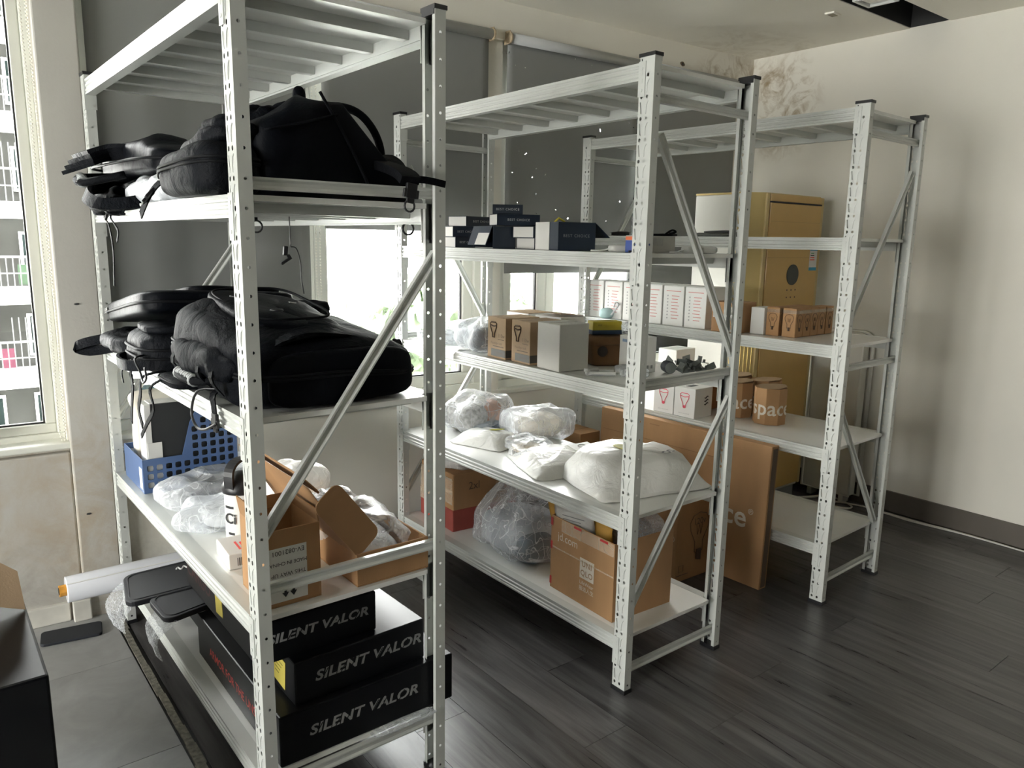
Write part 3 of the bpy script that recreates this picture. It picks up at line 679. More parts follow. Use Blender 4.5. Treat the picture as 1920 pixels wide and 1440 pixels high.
obj('zip_pull', MB().box((0, 0, 0), (.05, .018, .004)), metal, b, loc=(.0, -.02, .226), rot=(R(8), R(4), R(70)), bevel=.001)
for k in range(4): strap(b, [(-.24+.01*k, -.16+.09*k, .03), (-.265, -.155+.09*k, .075), (-.235, -.15+.09*k, .13), (-.17, -.15+.09*k, .19)], .022, (0, 1, 0), name='compression_strap')
for k in range(4): strap(b, [(-.19+.012*k, -.20, .10+.012*k), (-.13+.02*k, -.23, .155+.006*k), (.0+.03*k, -.20, .170-.006*k), (.10+.03*k, -.16, .150-.012*k)], .03, (.2, 1, .2), nylon, .008, 'folded_strap')
bag_body(b, (.20, .16, .06), 86, nylon, e=.7, amp=.016, ns=22, loc=(.10, .20, .15), name='crumpled_harness'); obj('buckle_loop', MB().box((.03, .24, .215), (.035, .012, .03)), blackp, b, bevel=.004)
strap(b, [(.23, -.12, .10), (.265, -.10, .12), (.30, -.06, .09), (.305, -.02, .03)], .02, (0, 1, 0), name='webbing_tail')
cord(b, [(-.20, -.12, .03), (-.255, -.05, .03), (-.262, .0, -.03), (-.262, -.03, -.065), (-.262, -.09, -.06), (-.262, -.17, -.03)], .0035, blackp, 'cord_loop')
strap(b, [(-.20, -.10, .04), (-.245, -.115, .03), (-.252, -.13, -.005), (-.252, -.14, -.055)], .028, (0, 1, 0)); buckle(b, (-.254, -.14, -.03), (0, 0, R(90)))
b = root('backpack', (-.985, .84, Z2), -.03, 'charcoal-black backpack wedged between the largest backpack and the laptop bag', 'backpack', g)
bag_body(b, (.50, .30, .13), 91, nylon_g, e=.42, amp=.012)
for zz in (.05, .075): cord(b, perim((.50, .30), .42, zz, 40, .004), .0045, zip_m, 'zipper', closed=True)
bag_body(b, (.36, .22, .03), 92, nylon_g, e=.5, amp=.008, loc=(-.05, -.02, .115), name='front_pocket')
strap(b, [(-.20, .12, .035), (-.268, .09, .03), (-.285, .0, .028), (-.268, -.09, .03), (-.2, -.13, .035)], .03, (0, 0, 1), nylon_g, .008, 'piping_strap')
cord(b, [(-.24, -.10, .06), (-.268, -.13, .055), (-.262, -.16, .02), (-.265, -.20, .0), (-.262, -.23, .015), (-.258, -.20, .04)], .003, blackp, 'snap_hook')
strap(b, [(-.2, -.05, .02), (-.262, -.04, .012), (-.266, -.06, -.03), (-.266, -.02, -.10), (-.266, .0, -.15)], .022, (0, 1, 0), name='webbing_tail')
strap(b, [(-.2, -.16, .02), (-.26, -.17, .01), (-.266, -.16, -.04), (-.266, -.12, -.09), (-.266, -.16, -.13)], .022, (0, 1, 0), name='webbing_tail')
strap(b, [(-.2, -.24, .02), (-.262, -.28, .0), (-.266, -.32, -.05), (-.266, -.22, -.11), (-.266, -.13, -.165)], .014, (0, 1, 0), name='webbing_tail')
strap(b, [(-.2, .10, .02), (-.26, .11, -.005), (-.262, .11, -.05)], .012, (0, 1, 0), name='webbing_tail')
b = root('flat_pouch', (-1.09, .55, Z2), .0, 'thin black pouch sticking out beneath the largest backpack', 'pouch'); bag_body(b, (.27, .20, .03), 95, nylon, e=.4, amp=.004); cord(b, perim((.27, .20), .4, .02, 30, .002), .003, zip_m, 'zipper', closed=True)
b = root('laptop_bag', (-.97, 1.12, Z2+.118), 0, 'smooth flat black laptop bag laid sloping on top at the wall end', 'laptop bag'); b.rotation_euler = (R(-7.5), R(2), R(-3))
bag_body(b, (.47, .74, .075), 101, nylon_s, e=.28, amp=.003)
cord(b, perim((.47, .74), .28, .035, 50, .003), .005, zip_m, 'zipper', closed=True); bag_body(b, (.30, .40, .03), 102, nylon_s, e=.35, amp=.004, loc=(0.05, -.12, .06), name='front_pocket')
obj('side_badge', MB().box((-.236, .30, .04), (.004, .09, .02)), metal, b, bevel=.001)
b = root('sling_bag', (-1.05, 1.25, Z2), .05, 'slack black sling bag squashed beneath the laptop bag, strap loop poking out', 'bag')
bag_body(b, (.36, .34, .08), 105, nylon_g, e=.6, amp=.016, ns=14)
strap(b, [(-.14, .12, .04), (-.20, .19, .02), (-.225, .23, .0), (-.19, .20, -.012), (-.13, .12, .005)], .034, (.2, .2, 1), nylon, .006, 'shoulder_strap')

# ---------------------------------------------------------------- nearest rack, fourth shelf (deck .607)
Z3 = .6075
blue_p = mat('blue_plastic', (.075, .135, .29), .38, var=.05, coat=.1)
b = root('magazine_basket', (-1.009, 1.285, Z3), 0, 'blue perforated plastic basket holding file boxes at wall end of shelf', 'basket')
hw, hd = .158, .135
def top(x): return .118 if x < -.03 else (.118+(.285-.118)*min(1, (x+.03)/.045) if x < .015 else .285)
for yy, nm in ((-hd, 'side_wall'), (hd, 'side_wall')):
    mb = MB(); xs = [-hw+.0075]+[-hw+.0075+.0301*k for k in range(1, 11)]
    P = lambda a, c: (a, yy, c)
    mb.add([P(-hw, 0), P(-hw+.0075, 0), P(-hw+.0075, .118), P(-hw, .118)], [(0, 1, 2, 3)]); mb.add([P(xs[-1], 0), P(hw, 0), P(hw, .285), P(xs[-1], .285)], [(0, 1, 2, 3)])
    for x0, x1 in zip(xs[:-1], xs[1:]):
        mb.add([P(x0, 0), P(x1, 0), P(x1, .012), P(x0, .012)], [(0, 1, 2, 3)]); z = .012; lim = min(top(x0), top(x1))-.006
        while z+.0295 <= lim:
            c, d = (x0+x1)/2, z+.0148; r = .0105; poly = [(c+r, d), (c+r*.86, d+r*.86), (c, d+r), (c-r*.86, d+r*.86), (c-r, d), (c-r*.86, d-r*.86), (c, d-r), (c+r*.86, d-r*.86)]
            hole_cell(mb, P, x0, x1, z, z+.0295, poly); z += .0295
        mb.add([P(x0, z), P(x1, z), P(x1, top(x1)), P(x0, top(x0))], [(0, 1, 2, 3)])
    obj(nm, mb, blue_p, b, solid=.003)
obj('front_wall', MB().span((-hw-.0015, -hd, 0), (-hw+.0015, hd, .118)), blue_p, b); obj('back_wall', MB().span((hw-.0015, -hd, 0), (hw+.0015, hd, .285)), blue_p, b); obj('base', MB().span((-hw, -hd, 0), (hw, hd, .003)), blue_p, b)
obj('paper_label', MB().span((-hw-.0022, -hd+.012, .012), (-hw-.0016, -hd+.05, .085)), whitecard, b)
b = root('file_box', (-1.005, 1.20, Z3+.004), 0, 'black file box with white spine standing in the blue basket', 'file box')
obj('cover', MB().box((.006, 0, .150), (.262, .082, .30)), mat('black_file_board', (.022, .024, .026), .55), b, bevel=.002); obj('spine', MB().box((-.135, 0, .150), (.02, .084, .30)), whitecard, b, bevel=.001); obj('pocket_flap', MB().box((-.118, -.043, .085), (.045, .003, .165)), whitecard, b); obj('top_edge', MB().box((.0, 0, .3015), (.25, .070, .003)), whitecard, b)
b = card('folder', 'brown card folder edge beside the black file box in the basket', 'folder', (-1.02, 1.262, Z3+.004), 0, (.22, .016, .215), mat('brown_folder', (.28, .12, .05), .6))
b = obj('envelope_bag', soft((.24, .085, .33), .35, 111, .006, 12, 40, 24, True, lambda p: Vector((p.x*(1+.35*max(0, p.z-.25)/.08), p.y, p.z))), mat('cream_paper', (.80, .76, .66), .6), loc=(-1.03, 1.335, Z3+.004), smooth=True); tag(b, 'cream paper bag standing behind the file box in the blue basket', 'paper bag')
def film_bag(name, label, loc, dims, seed, m=clear, rz=0, group=None, contents=None, e=.62, amp=.018, ns=13, fn=None, cat='plastic bag', nu=72, nv=34, ridge=.9):
    r = root(name, loc, rz, label, cat, group)
    obj('film', soft(dims, e, seed, amp, ns, nu, nv, True, fn, ridge), m, r, smooth=True)
    for k, (d, cl, mm, ee) in enumerate(contents or []): obj('contents', soft(d, ee, seed+9+k, .012, 14, 40, 20, True, None, .4), mm, r, loc=cl, smooth=True)
    return r
darkstuff = mat('dark_cloth', (.045, .05, .06), .7, var=.3, vs=20); palestuff = mat('pale_cloth', (.62, .63, .64), .8, var=.12, vs=14); bluestuff = mat('slate_cloth', (.10, .13, .17), .7, var=.3, vs=12)
film_bag('plastic_bag', 'clear crackly bag of dark goods lying before the blue basket', (-.99, .965, Z3), (.36, .27, .085), 120, clear_d, .1, None, [((.24, .18, .07), (.05, .02, .004), darkstuff, .6)])
film_bag('plastic_bag', 'clear crumpled bag of white goods beside the black-lidded bottle', (-1.02, .725, Z3), (.31, .20, .075), 131, clear_d, -.1, None, [((.22, .17, .06), (.03, .0, .004), palestuff, .6)])
film_bag('plastic_bag', 'loose white bag spilling up behind the big open mailer carton', (-.83, .72, Z3), (.22, .20, .16), 137, frost, .2, None, None, .8, .02)
b = root('drink_bottle', (-1.03, .565, Z3), R(-150), 'white drink bottle with black lid and carry handle behind front post', 'bottle')
obj('body', MB().lathe([(.050, 0), (.052, .004), (.052, .15), (.050, .155)], 32), whitecard, b, smooth=True); obj('lid', MB().lathe([(.057, .150), (.058, .156), (.058, .166), (.050, .180), (.030, .2), (.012, .206)], 32), blackp, b, smooth=True)
strap(b, [(.052, 0, .165), (.052, 0, .215), (.025, 0, .240), (-.02, 0, .238), (-.05, 0, .21), (-.052, 0, .165)], .03, (0, 1, 0), blackp, .008, 'carry_handle')
for zz, a0, a1 in ((.108, -26, 10), (.030, -14, 10)): obj('black_bar', MB().prism([(.0526*math.cos(R(a)), .0526*math.sin(R(a))) for a in range(a0, a1+1, 6)]+[(.0518*math.cos(R(a)), .0518*math.sin(R(a))) for a in range(a1, a0-1, -6)], zz, zz+.007, lambda p, q, h: (p, q, h)), ink_k, b)
text('Ci', .042, ink_k, b, (.0532, -.002, .078), 'right', bold=.001)
b = card('pill_box', 'small white box with red print lying before the drink bottle', 'box', (-1.092, .437, Z3), R(-4), (.085, .135, .042), whitecard)
for k in range(3): obj('print_line', MB().box((-.005+.012*k, -.01, .0424), (.006, .06-.015*k, .0006)), ink_r if k < 2 else ink_p, b)
for k in range(7): obj('bar_code_line', MB().box((-.02+.005*k, -.0678, .02), (.0025 if k % 3 else .0015, .0006, .022)), ink_k, b)
def open_carton(name, label, cat, loc, rz, dims, m, min_, flaps, group=None, th=.004):
    r = root(name, loc, rz, label, cat, group); w, d, h = (dims[0]/2, dims[1]/2, dims[2]); mb = MB()
    mb.span((-w, -d, 0), (w, d, th)); mb.span((-w, -d, th), (w, -d+th, h)); mb.span((-w, d-th, th), (w, d, h)); mb.span((-w, -d+th, th), (-w+th, d-th, h)); mb.span((w-th, -d+th, th), (w, d-th, h))
    obj('body', mb, m, r, bevel=.0012)
    for side, ang, ln in flaps:
        L = (2*w if side in 'fb' else 2*d)-.004; f = MB(); f.add([(-L/2, 0, 0), (L/2, 0, 0), (L/2-.008, 0, ln), (-L/2+.008, 0, ln), (-L/2, .003, 0), (L/2, .003, 0), (L/2-.008, .003, ln), (-L/2+.008, .003, ln)], [(0, 1, 2, 3), (7, 6, 5, 4), (0, 4, 5, 1), (1, 5, 6, 2), (2, 6, 7, 3), (3, 7, 4, 0)])
        o = obj('flap', f, min_, r); rzf, p = {'f': (0, (0, -d, h)), 'b': (180, (0, d, h)), 'l': (-90, (-w, 0, h)), 'r': (90, (w, 0, h))}[side]
        o.location = p; o.rotation_euler = (R(ang), 0, R(rzf))
    return r
b = open_carton('carton', 'open brown carton with upside-down EV-0821001 label by front post', 'carton', (-1.0715, .185, Z3), 0, (.135, .17, .192), kraft, kraft_d, [('l', 12, .05), ('b', 8, .03), ('r', -5, .03)])
obj('shipping_label', MB().span((-.060, -.0858, .012), (.032, -.0852, .148)), whitecard, b)
text('EV-0821001', .0165, ink_k, b, (-.014, -.0862, .136), 'front', math.pi); text('MADE IN CHINA', .0125, ink_k, b, (-.014, -.0862, .108), 'front', math.pi); text('THIS WAY UP', .014, ink_k, b, (-.014, -.0862, .081), 'front', math.pi)
for k in (-.024, -.004): obj('arrow', MB().prism([(-.003, 0), (.003, 0), (.003, -.028), (.008, -.028), (0, -.04), (-.008, -.028), (-.003, -.028)], 0, .0008, lambda a, c, h: (k+a, -.0863-h, .062+c)), ink_k, b)
obj('carton_tape', MB().span((-.0682, -.03, .06), (-.0676, .012, .192)), tape_m, b)
b = root('mailer_carton', (-.81, .325, Z3), 0, 'long open mailer carton with raised lid, full of clear film', 'carton')
w, d, h = .105, .24, .088; mb = MB(); mb.span((-w, -d, 0), (w, d, .004)); mb.span((-w, -d, .004), (w, -d+.006, h)); mb.span((-w, d-.006, .004), (w, d, h)); mb.span((-w, -d+.006, .004), (-w+.004, d-.006, h)); mb.span((w-.006, -d+.006, .004), (w, d-.006, h))
obj('tray', mb, kraft, b, bevel=.003)
obj('lid', MB().add([(-w, -d, h), (-w, d, h), (-.225, d, .285), (-.225, -d, .285), (-w-.003, -d, h), (-w-.003, d, h), (-.228, d, .288), (-.228, -d, .288)], [(0, 1, 2, 3), (7, 6, 5, 4), (0, 4, 5, 1), (1, 5, 6, 2), (2, 6, 7, 3), (3, 7, 4, 0)]), kraft_d, b)
def rrect(w, h, r, n=5): return [(sx*(w/2-r)+r*math.cos(R(a0+90*k/n)), sy*(h/2-r)+r*math.sin(R(a0+90*k/n))) for sx, sy, a0 in ((1, 1, 0), (-1, 1, 90), (-1, -1, 180), (1, -1, 270)) for k in range(n+1)]
o = obj('ear_flap', MB().prism(rrect(.20, .085, .022), 0, .004, lambda a, c, h: (a, h, c)), kraft_d, b, loc=(-.128, -.243, .185), rot=(0, R(52), R(6)))
o = obj('tuck_flap', MB().prism(rrect(.42, .075, .03), 0, .004, lambda a, c, h: (c, a, h)), kraft_d, b, loc=(-.195, .02, .268), rot=(0, R(48), 0))
obj('film_filling', soft((.20, .46, .13), .6, 150, .026, 15, 72, 32, True, None, 1.0), clear_d, b, loc=(0, 0, .006), smooth=True)
obj('goods', soft((.16, .36, .07), .6, 153, .012, 15, 40, 20), palestuff, b, loc=(0, 0, .006), smooth=True)

# ---------------------------------------------------------------- nearest rack, bottom shelf (deck .200)
Z4 = .2005
def silent(b, d, size, x, z):
    o = text('SILENT VALOR', size, ink_g, b, (x, -d/2-.0008, z), 'front', shear=.2, bold=.0014, spacing=1.04); o.scale = (1.0, .82, 1)
    for k in range(11): obj('stencil_gap', MB().box((x-.13+.026*k, -d/2-.0010, z-.002), (.0022, .0006, size*.8), Matrix.Rotation(R(35), 3, 'Y')), blackcard, b) if k in (0, 2, 3, 6, 7, 9) else None
gb = 'black gaming gear cartons'
b = card('black_carton', 'lowest black carton with red lettering on its long side', 'carton', (-.883, .405, Z4), 0, (.50, .66, .135), blackcard, gb, .004)
silent(b, .66, .046, -.02, .07); text('ARMOR FOR THE UNSEEN', .038, ink_r, b, (-.2508, -.01, .060), 'left', bold=.0004)
obj('side_tab', MB().box((.253, -.20, .06), (.005, .1, .03)), blackcard, b)
b = card('black_carton', 'middle black carton with a yellow note on its end', 'carton', (-.90, .305, Z4+.1355), R(1.5), (.375, .41, .115), blackcard, gb, .004)
silent(b, .41, .046, .02, .062); obj('sticky_note', MB().box((-.1885, -.11, .058), (.0012, .075, .078), Matrix.Rotation(R(6), 3, 'X')), note_m, b)
for k in range(4): obj('handwriting', MB().box((-.1894, -.11+.004*k, .082-.011*k), (.0005, .05-.009*k, .0018), Matrix.Rotation(R(6), 3, 'X')), mat('pencil', (.25, .2, .05), .8), b)
b = card('black_carton', 'topmost black carton, tight under the shelf, note on its side', 'carton', (-1.0, .42, Z4+.251), 0, (.32, .58, .108), blackcard, gb, .004)
silent(b, .58, .040, .0, .060); text('CARGO', .062, ink_dr, b, (-.1608, .17, .058), 'left', bold=.001); obj('sticky_note', MB().box((-.1606, -.01, .052), (.0012, .055, .06), Matrix.Rotation(R(-4), 3, 'X')), note_m, b)
b = card('black_carton', 'plain black carton under the two rounded pads', 'carton', (-.96, .95, Z4), 0, (.26, .30, .140), blackcard, gb, .004)
obj('lid_seam', MB().box((0, 0, .10), (.2608, .3008, .002)), dark_gap, b)
ink_wc2 = mat('bright_white_ink', (.8, .8, .8), .5); pad_m = mat('matt_black_pad', (.02, .021, .026), .55)
for (x, y, z, a, lb) in ((-1.155, .96, Z4+.152, -10, 'larger matt black rounded pad resting on bubble wrap by the white roll'), (-1.125, .80, Z4+.146, 4, 'smaller matt black rounded pad next to the red-lettered carton')):
    o = obj('rounded_pad', MB().prism(rrect(.26 if z > Z4+.15 else .22, .21 if z > Z4+.15 else .17, .035, 6), 0, .018), pad_m, loc=(x, y, z), rot=(R(2), R(-5), R(a)), bevel=.003); tag(o, lb, 'pad', 'rounded pads')
    if z > Z4+.15: cord(o, [(.03+.006*q, .05+.010*math.sin(q*1.9), .0195) for q in range(12)], .003, ink_wc2, 'white_mark')
    obj('raised_rim', MB().tube([(p[0], p[1], .018) for p in rrect(.235 if z > Z4+.15 else .195, .185 if z > Z4+.15 else .145, .03, 6)], .003, 6, True), pad_m, o)
def bub(w, h, seed):
    mb = MB(); nx, ny = 22, 26; vs = []
    for j in range(ny+1):
        for i in range(nx+1):
            u, v = i/nx-.5, j/ny; x = u*w; z = -h*v; y = .012*noise3((x*14, z*14, seed), 1, seed)+.003*((i+j) % 2)
            vs.append((x+.01*noise3((z*20, 0, seed)), y-.03*math.sin(v*3), z))
    return mb.add(vs, [(j*(nx+1)+i, j*(nx+1)+i+1, (j+1)*(nx+1)+i+1, (j+1)*(nx+1)+i) for j in range(ny) for i in range(nx)])
for (x, y, z, a, s, lb) in ((-1.262, .985, Z4+.150, -80, 3, 'bubble wrap hanging below the larger pad'), (-1.205, .765, Z4+.145, -88, 5, 'bubble wrap hanging below the smaller pad')):
    o = obj('bubble_wrap', bub(.15, .12, s), bubble, loc=(x, y, z), rot=(R(-24), 0, R(a)), smooth=True); tag(o, lb, 'bubble wrap')
b = root('vinyl_roll', (-1.07, 1.35, Z4+.0465), 0, 'white vinyl roll with an orange core lying across the bottom shelf', 'roll')
mb = MB(); mb.tube([(-.33, 0, 0), (.33, 0, 0)], .046, 36); obj('vinyl', mb, mat('white_vinyl', (.72, .73, .78), .22, var=.02, coat=.4), b, smooth=True, bevel=.001); obj('vinyl_edge', MB().box((0, -.0335, .0325), (.66, .003, .0015), Matrix.Rotation(R(45), 3, 'X')), whitecard, b)
mb = MB(); pts = [(.020*math.cos(R(30*k)), .020*math.sin(R(30*k))) for k in range(12)]; mb.prism(pts, -.352, -.325, lambda a, c, h: (h, a, c)); obj('core_tube', mb, mat('orange_core', (.55, .25, .03), .5, var=.2, vs=30), b); obj('core_hole', MB().tube([(-.3535, 0, 0), (-.351, 0, 0)], .013, 12), dark_gap, b)
film_bag('plastic_sheet', 'flat clear plastic sheet under the lowest black carton edge', (-.80, .055, Z4), (.2, .04, .004), 160, clear, 0, None, None, .5, .002)
# left edge of the picture
b = root('black_carton', (-1.815, .42, 0), 0, 'big glossy black carton at the left edge with a raised brown flap', 'carton', gb)
obj('body', MB().box((0, 0, .30), (.46, .62, .60)), blackcard, b, bevel=.006)
fq = [(.227, .03, .602), (.213, -.06, .735), (.10, -.12, .86), (.10, .02, .66)]
obj('flap', MB().add(fq+[(x-.004, y+.003, z) for x, y, z in fq], [(0, 1, 2, 3), (7, 6, 5, 4), (0, 4, 5, 1), (1, 5, 6, 2), (2, 6, 7, 3), (3, 7, 4, 0)]), kraft_l, b)
o = obj('floor_mat', MB().prism(rrect(.20, .105, .016), 0, .012), mat('black_foam', (.010, .012, .017), .7), loc=(-1.378, 1.503, .0), rot=(0, 0, R(-9)), bevel=.003); tag(o, 'black foam mat lying on the tiles by the pillar foot', 'mat')
# ---------------------------------------------------------------- middle rack, second shelf (deck 1.444): small dark-blue sleeve boxes
Y1 = 1.4443
navy = mat('navy_sleeve_card', (.010, .018, .034), .5, var=.1); liner = mat('off_white_drawer_card', (.60, .59, .56), .6, var=.03); navy_l = mat('faded_navy_card', (.05, .06, .08), .55)
def sleeve(x, y, z, rz, dims, label, face='front', m=navy, s='BEST CHOICE', size=.012):
    """slide-out gift box: navy sleeve, pale drawer showing at the open ends"""
    w, d, h = dims
    r = root('sleeve_box', (x, y, z), rz, label, 'box', 'navy sleeve boxes on the middle rack')
    t = .0016; sl = MB(); sl.span((-w/2, -d/2, 0), (w/2, d/2, t)); sl.span((-w/2, -d/2, h-t), (w/2, d/2, h)); sl.span((-w/2, -d/2, t), (w/2, -d/2+t, h-t)); sl.span((-w/2, d/2-t, t), (w/2, d/2, h-t))
    obj('sleeve', sl, m, r, bevel=.0006); obj('drawer', MB().span((-w/2+.001, -d/2+t+.0006, t+.0004), (w/2-.001, d/2-t-.0006, h-t-.0004)), liner, r)
    if s: text(s, size, ink_w, r, (0, -d/2-.0006, h/2), 'front', spacing=1.25)
    return r
H = .042
# the sleeves lie along the shelf: their lettered face looks down the room, the drawers to the side
sleeve(.085, 1.10, Y1, R(3), (.13, .115, H), 'bottom sleeve box at the window end of the navy boxes, by the rack post')
sleeve(.085, 1.10, Y1+H, R(-4), (.13, .115, H), 'second sleeve box up at the wall end, beside the flapped box')
sleeve(.12, 1.06, Y1+2*H, R(5), (.16, .115, H-.002), 'third sleeve box up at the wall end, BEST CHOICE partly covered by the next')
sleeve(.135, .80, Y1+2*H+.003, R(-22), (.17, .115, H), 'wide sleeve box second from the top of the navy pile')
sleeve(.125, .83, Y1+3*H+.003, R(-38), (.115, .115, .036), 'topmost sleeve box of the navy pile')
sleeve(.165, .70, Y1, R(-8), (.10, .13, H), 'lower sleeve box right of the flapped box, faded lettering', m=navy_l)
sleeve(.16, .70, Y1+H, R(-3), (.12, .13, H), 'upper sleeve box right of the flapped box, bright lettering')
r = root('flap_box', (.075, .855, Y1), R(-6), 'navy box with its pale lined flap hanging open, amid the sleeve boxes', 'box', 'navy flap boxes on the middle rack')
mb = MB(); mb.span((-.045, -.075, 0), (.055, .075, .002)); mb.span((-.045, -.075, .082), (.055, .075, .084)); mb.span((-.045, -.075, .002), (.055, -.073, .082)); mb.span((-.045, .073, .002), (.055, .075, .082)); mb.span((.053, -.073, .002), (.055, .073, .082))
obj('body', mb, navy, r, bevel=.0008); obj('lining', MB().span((-.040, -.072, .0025), (.052, .072, .004)), liner, r)
obj('flap', MB().add([(-.045, -.07, .083), (-.045, .07, .083), (-.070, .075, .012), (-.070, -.065, .012), (-.047, -.07, .0835), (-.047, .07, .0835), (-.072, .075, .0125), (-.072, -.065, .0125)], [(0, 1, 2, 3), (7, 6, 5, 4), (0, 4, 5, 1), (1, 5, 6, 2), (2, 6, 7, 3), (3, 7, 4, 0)]), navy, r); obj('flap_lining', MB().add([(-.0475, -.068, .081), (-.0475, .015, .081), (-.0722, .02, .014), (-.0722, -.062, .014)], [(0, 1, 2, 3)]), liner, r)
r = root('flap_box', (.105, .475, Y1), R(-14), 'larger navy box with white band and open flaps, nearest the front post', 'box', 'navy flap boxes on the middle rack')
mb = MB(); mb.span((-.07, -.085, 0), (.075, .085, .002)); mb.span((-.07, -.085, .094), (.075, .085, .096)); mb.span((-.07, -.085, .002), (.075, -.083, .094)); mb.span((-.07, .083, .002), (.075, .085, .094)); mb.span((-.07, -.083, .002), (-.068, .083, .094))
obj('body', mb, navy, r, bevel=.0008); obj('white_band', MB().span((-.0722, -.02, .0), (-.0702, .087, .0965)), liner, r); text('BEST CHOICE', .014, ink_g, r, (0, -.0858, .05), 'front', spacing=1.25)
for k, (a, b_) in enumerate((((.075, .095), (.135, .045)), ((.075, .002), (.15, .003)))): obj('flap', MB().add([(a[0], -.082, a[1]), (a[0], .08, a[1]), (b_[0], .08, b_[1]), (b_[0], -.082, b_[1]), (a[0], -.082, a[1]+.0015), (a[0], .08, a[1]+.0015), (b_[0], .08, b_[1]+.0015), (b_[0], -.082, b_[1]+.0015)], [(3, 2, 1, 0), (4, 5, 6, 7), (0, 1, 5, 4), (1, 2, 6, 5), (2, 3, 7, 6), (3, 0, 4, 7)]), navy, r)
obj('yellow_ribbon', MB().tube([(-.03, .02, .098), (-.01, .03, .112), (.01, .02, .099)], .004, 6), mat('yellow_ribbon', (.6, .5, .05), .5), r, smooth=True)
r = root('bulb_pack', (.225, .18, Y1), R(14), 'long grey box with blue and orange end behind the front post', 'box')
obj('body', MB().box((0, 0, .027), (.23, .062, .054)), mat('grey_print_card', (.38, .37, .34), .55, var=.04), r, bevel=.001); obj('blue_end', MB().box((-.1155, 0, .019), (.002, .0622, .038)), mat('blue_print', (.012, .055, .30), .45), r); obj('blue_wrap', MB().box((-.09, -.0315, .0195), (.048, .001, .039)), MATS['blue_print'], r); obj('orange_band', MB().box((-.09, -.0315, .045), (.048, .001, .011)), mat('orange_print', (.75, .14, .03), .45), r); obj('orange_end', MB().box((-.1155, 0, .045), (.002, .0622, .011)), MATS['orange_print'], r); obj('top_strip', MB().box((-.09, -.0315, .052), (.048, .001, .004)), MATS['blue_print'], r)
text('x5', .02, ink_w, r, (-.088, -.0322, .018), 'front')
for k in range(9): obj('print_line', MB().box((-.05+.009*k, -.0312, .034), (.0035, .0005, .024)), ink_g, r)
adp = mat('white_adapter_plastic', (.62, .62, .60), .35, var=.03)
def adapter(x, y, z, rz, lb, m=adp, prong=True):
    r = root('power_adapter', (x, y, z), rz, lb, 'adapter', 'small adapters on the middle rack')
    obj('body', soft((.07, .04, .024), .5, 5, 0, 1, 28, 14), m, r, smooth=True)
    if prong: obj('pin', MB().box((.0, 0, .032), (.006, .006, .02)), m, r)
    cord(r, [(-.03, 0, .012), (-.05, .01, .006), (-.075, .0, .004), (-.09, .02, .004)], .003, m, 'cable'); return r
adapter(.150, .155, Y1, R(30), 'black adapter with a white plug lying before the blue-ended box', blackp, False)
adapter(.10, .205, Y1, R(-20), 'white adapter lying right before the blue-ended box', adp, False)
adapter(.30, .075, Y1, R(5), 'white plug adapter with upright pin near the rack end')
adapter(.40, .085, Y1, R(-8), 'white rounded mouse-like adapter at the rack end', adp, False)

# ---------------------------------------------------------------- middle rack, third shelf (deck 1.028)
Y2 = 1.0288
def bulb_outline(s=1.0):
    return [(-.010*s, -.030*s), (-.010*s, -.012*s), (-.022*s, .010*s), (-.024*s, .024*s), (-.016*s, .036*s), (0, .040*s), (.016*s, .036*s), (.024*s, .024*s), (.022*s, .010*s), (.010*s, -.012*s), (.010*s, -.030*s), (0, -.036*s)]
def bulb_art(parent, face, pos, s, m, r=.0014, reflector=False):
    pts = bulb_outline(s) if not reflector else [(-.008*s, -.040*s), (-.009*s, -.022*s), (-.026*s, .010*s), (-.027*s, .026*s), (-.018*s, .032*s), (.018*s, .032*s), (.027*s, .026*s), (.026*s, .010*s), (.009*s, -.022*s), (.008*s, -.040*s)]
    f = {'left': lambda a, c: (pos[0], pos[1]-a, pos[2]+c), 'front': lambda a, c: (pos[0]+a, pos[1], pos[2]+c)}[face]
    o = obj('bulb_drawing', MB().tube([f(a, c) for a, c in pts], r, 4, True), m, parent)
    if reflector: obj('bulb_drawing', MB().tube([f(-.026*s, .018*s), f(0, .013*s), f(.026*s, .018*s)], r, 4), m, parent)
    else: obj('bulb_drawing', MB().tube([f(-.008*s, .02*s), f(-.004*s, .0), f(0, .018*s), f(.004*s, .0), f(.008*s, .02*s)], r*.6, 4), m, parent); obj('bulb_base', MB().tube([f(0, -.026*s), f(0, -.044*s)], .006*s, 5), m, parent)
    return o
def floodbox(x, y, rz, lb):
    b = card('bulb_carton', lb, 'carton', (x, y, Y2), rz, (.16, .122, .158), kraft_l, 'brown and white bulb cartons')
    w = .0803; bulb_art(b, 'left', (-w, .02, .112), .8, ink_b, .003, True)
    text('110w', .020, ink_b, b, (-w, -.032, .088), 'left'); text('Floodlight bulb', .0125, ink_b, b, (-w, .0, .058), 'left'); obj('print_line', MB().box((-w, -.012, .046), (.0006, .07, .003)), ink_b, b); obj('print_line', MB().box((-w, -.03, .074), (.0006, .04, .002)), ink_b, b)
    obj('dark_panel', MB().box((-w, -.012, .022), (.0008, .094, .028)), mat('grey_print_panel', (.10, .095, .085), .6), b); obj('dark_band', MB().box((0, -.0613, .022), (.16, .0008, .028)), MATS['grey_print_panel'], b)
    text('Warm white', .009, ink_b, b, (-w-.0008, -.02, .022), 'left')
    obj('top_seam', MB().box((0, 0, .1583), (.155, .002, .0006)), ink_b, b); return b
floodbox(.105, .755, R(-3), 'kraft bulb carton farther left of the pair on the middle rack')
floodbox(.105, .605, R(-5), 'kraft bulb carton nearer the plain grey box on the middle rack')
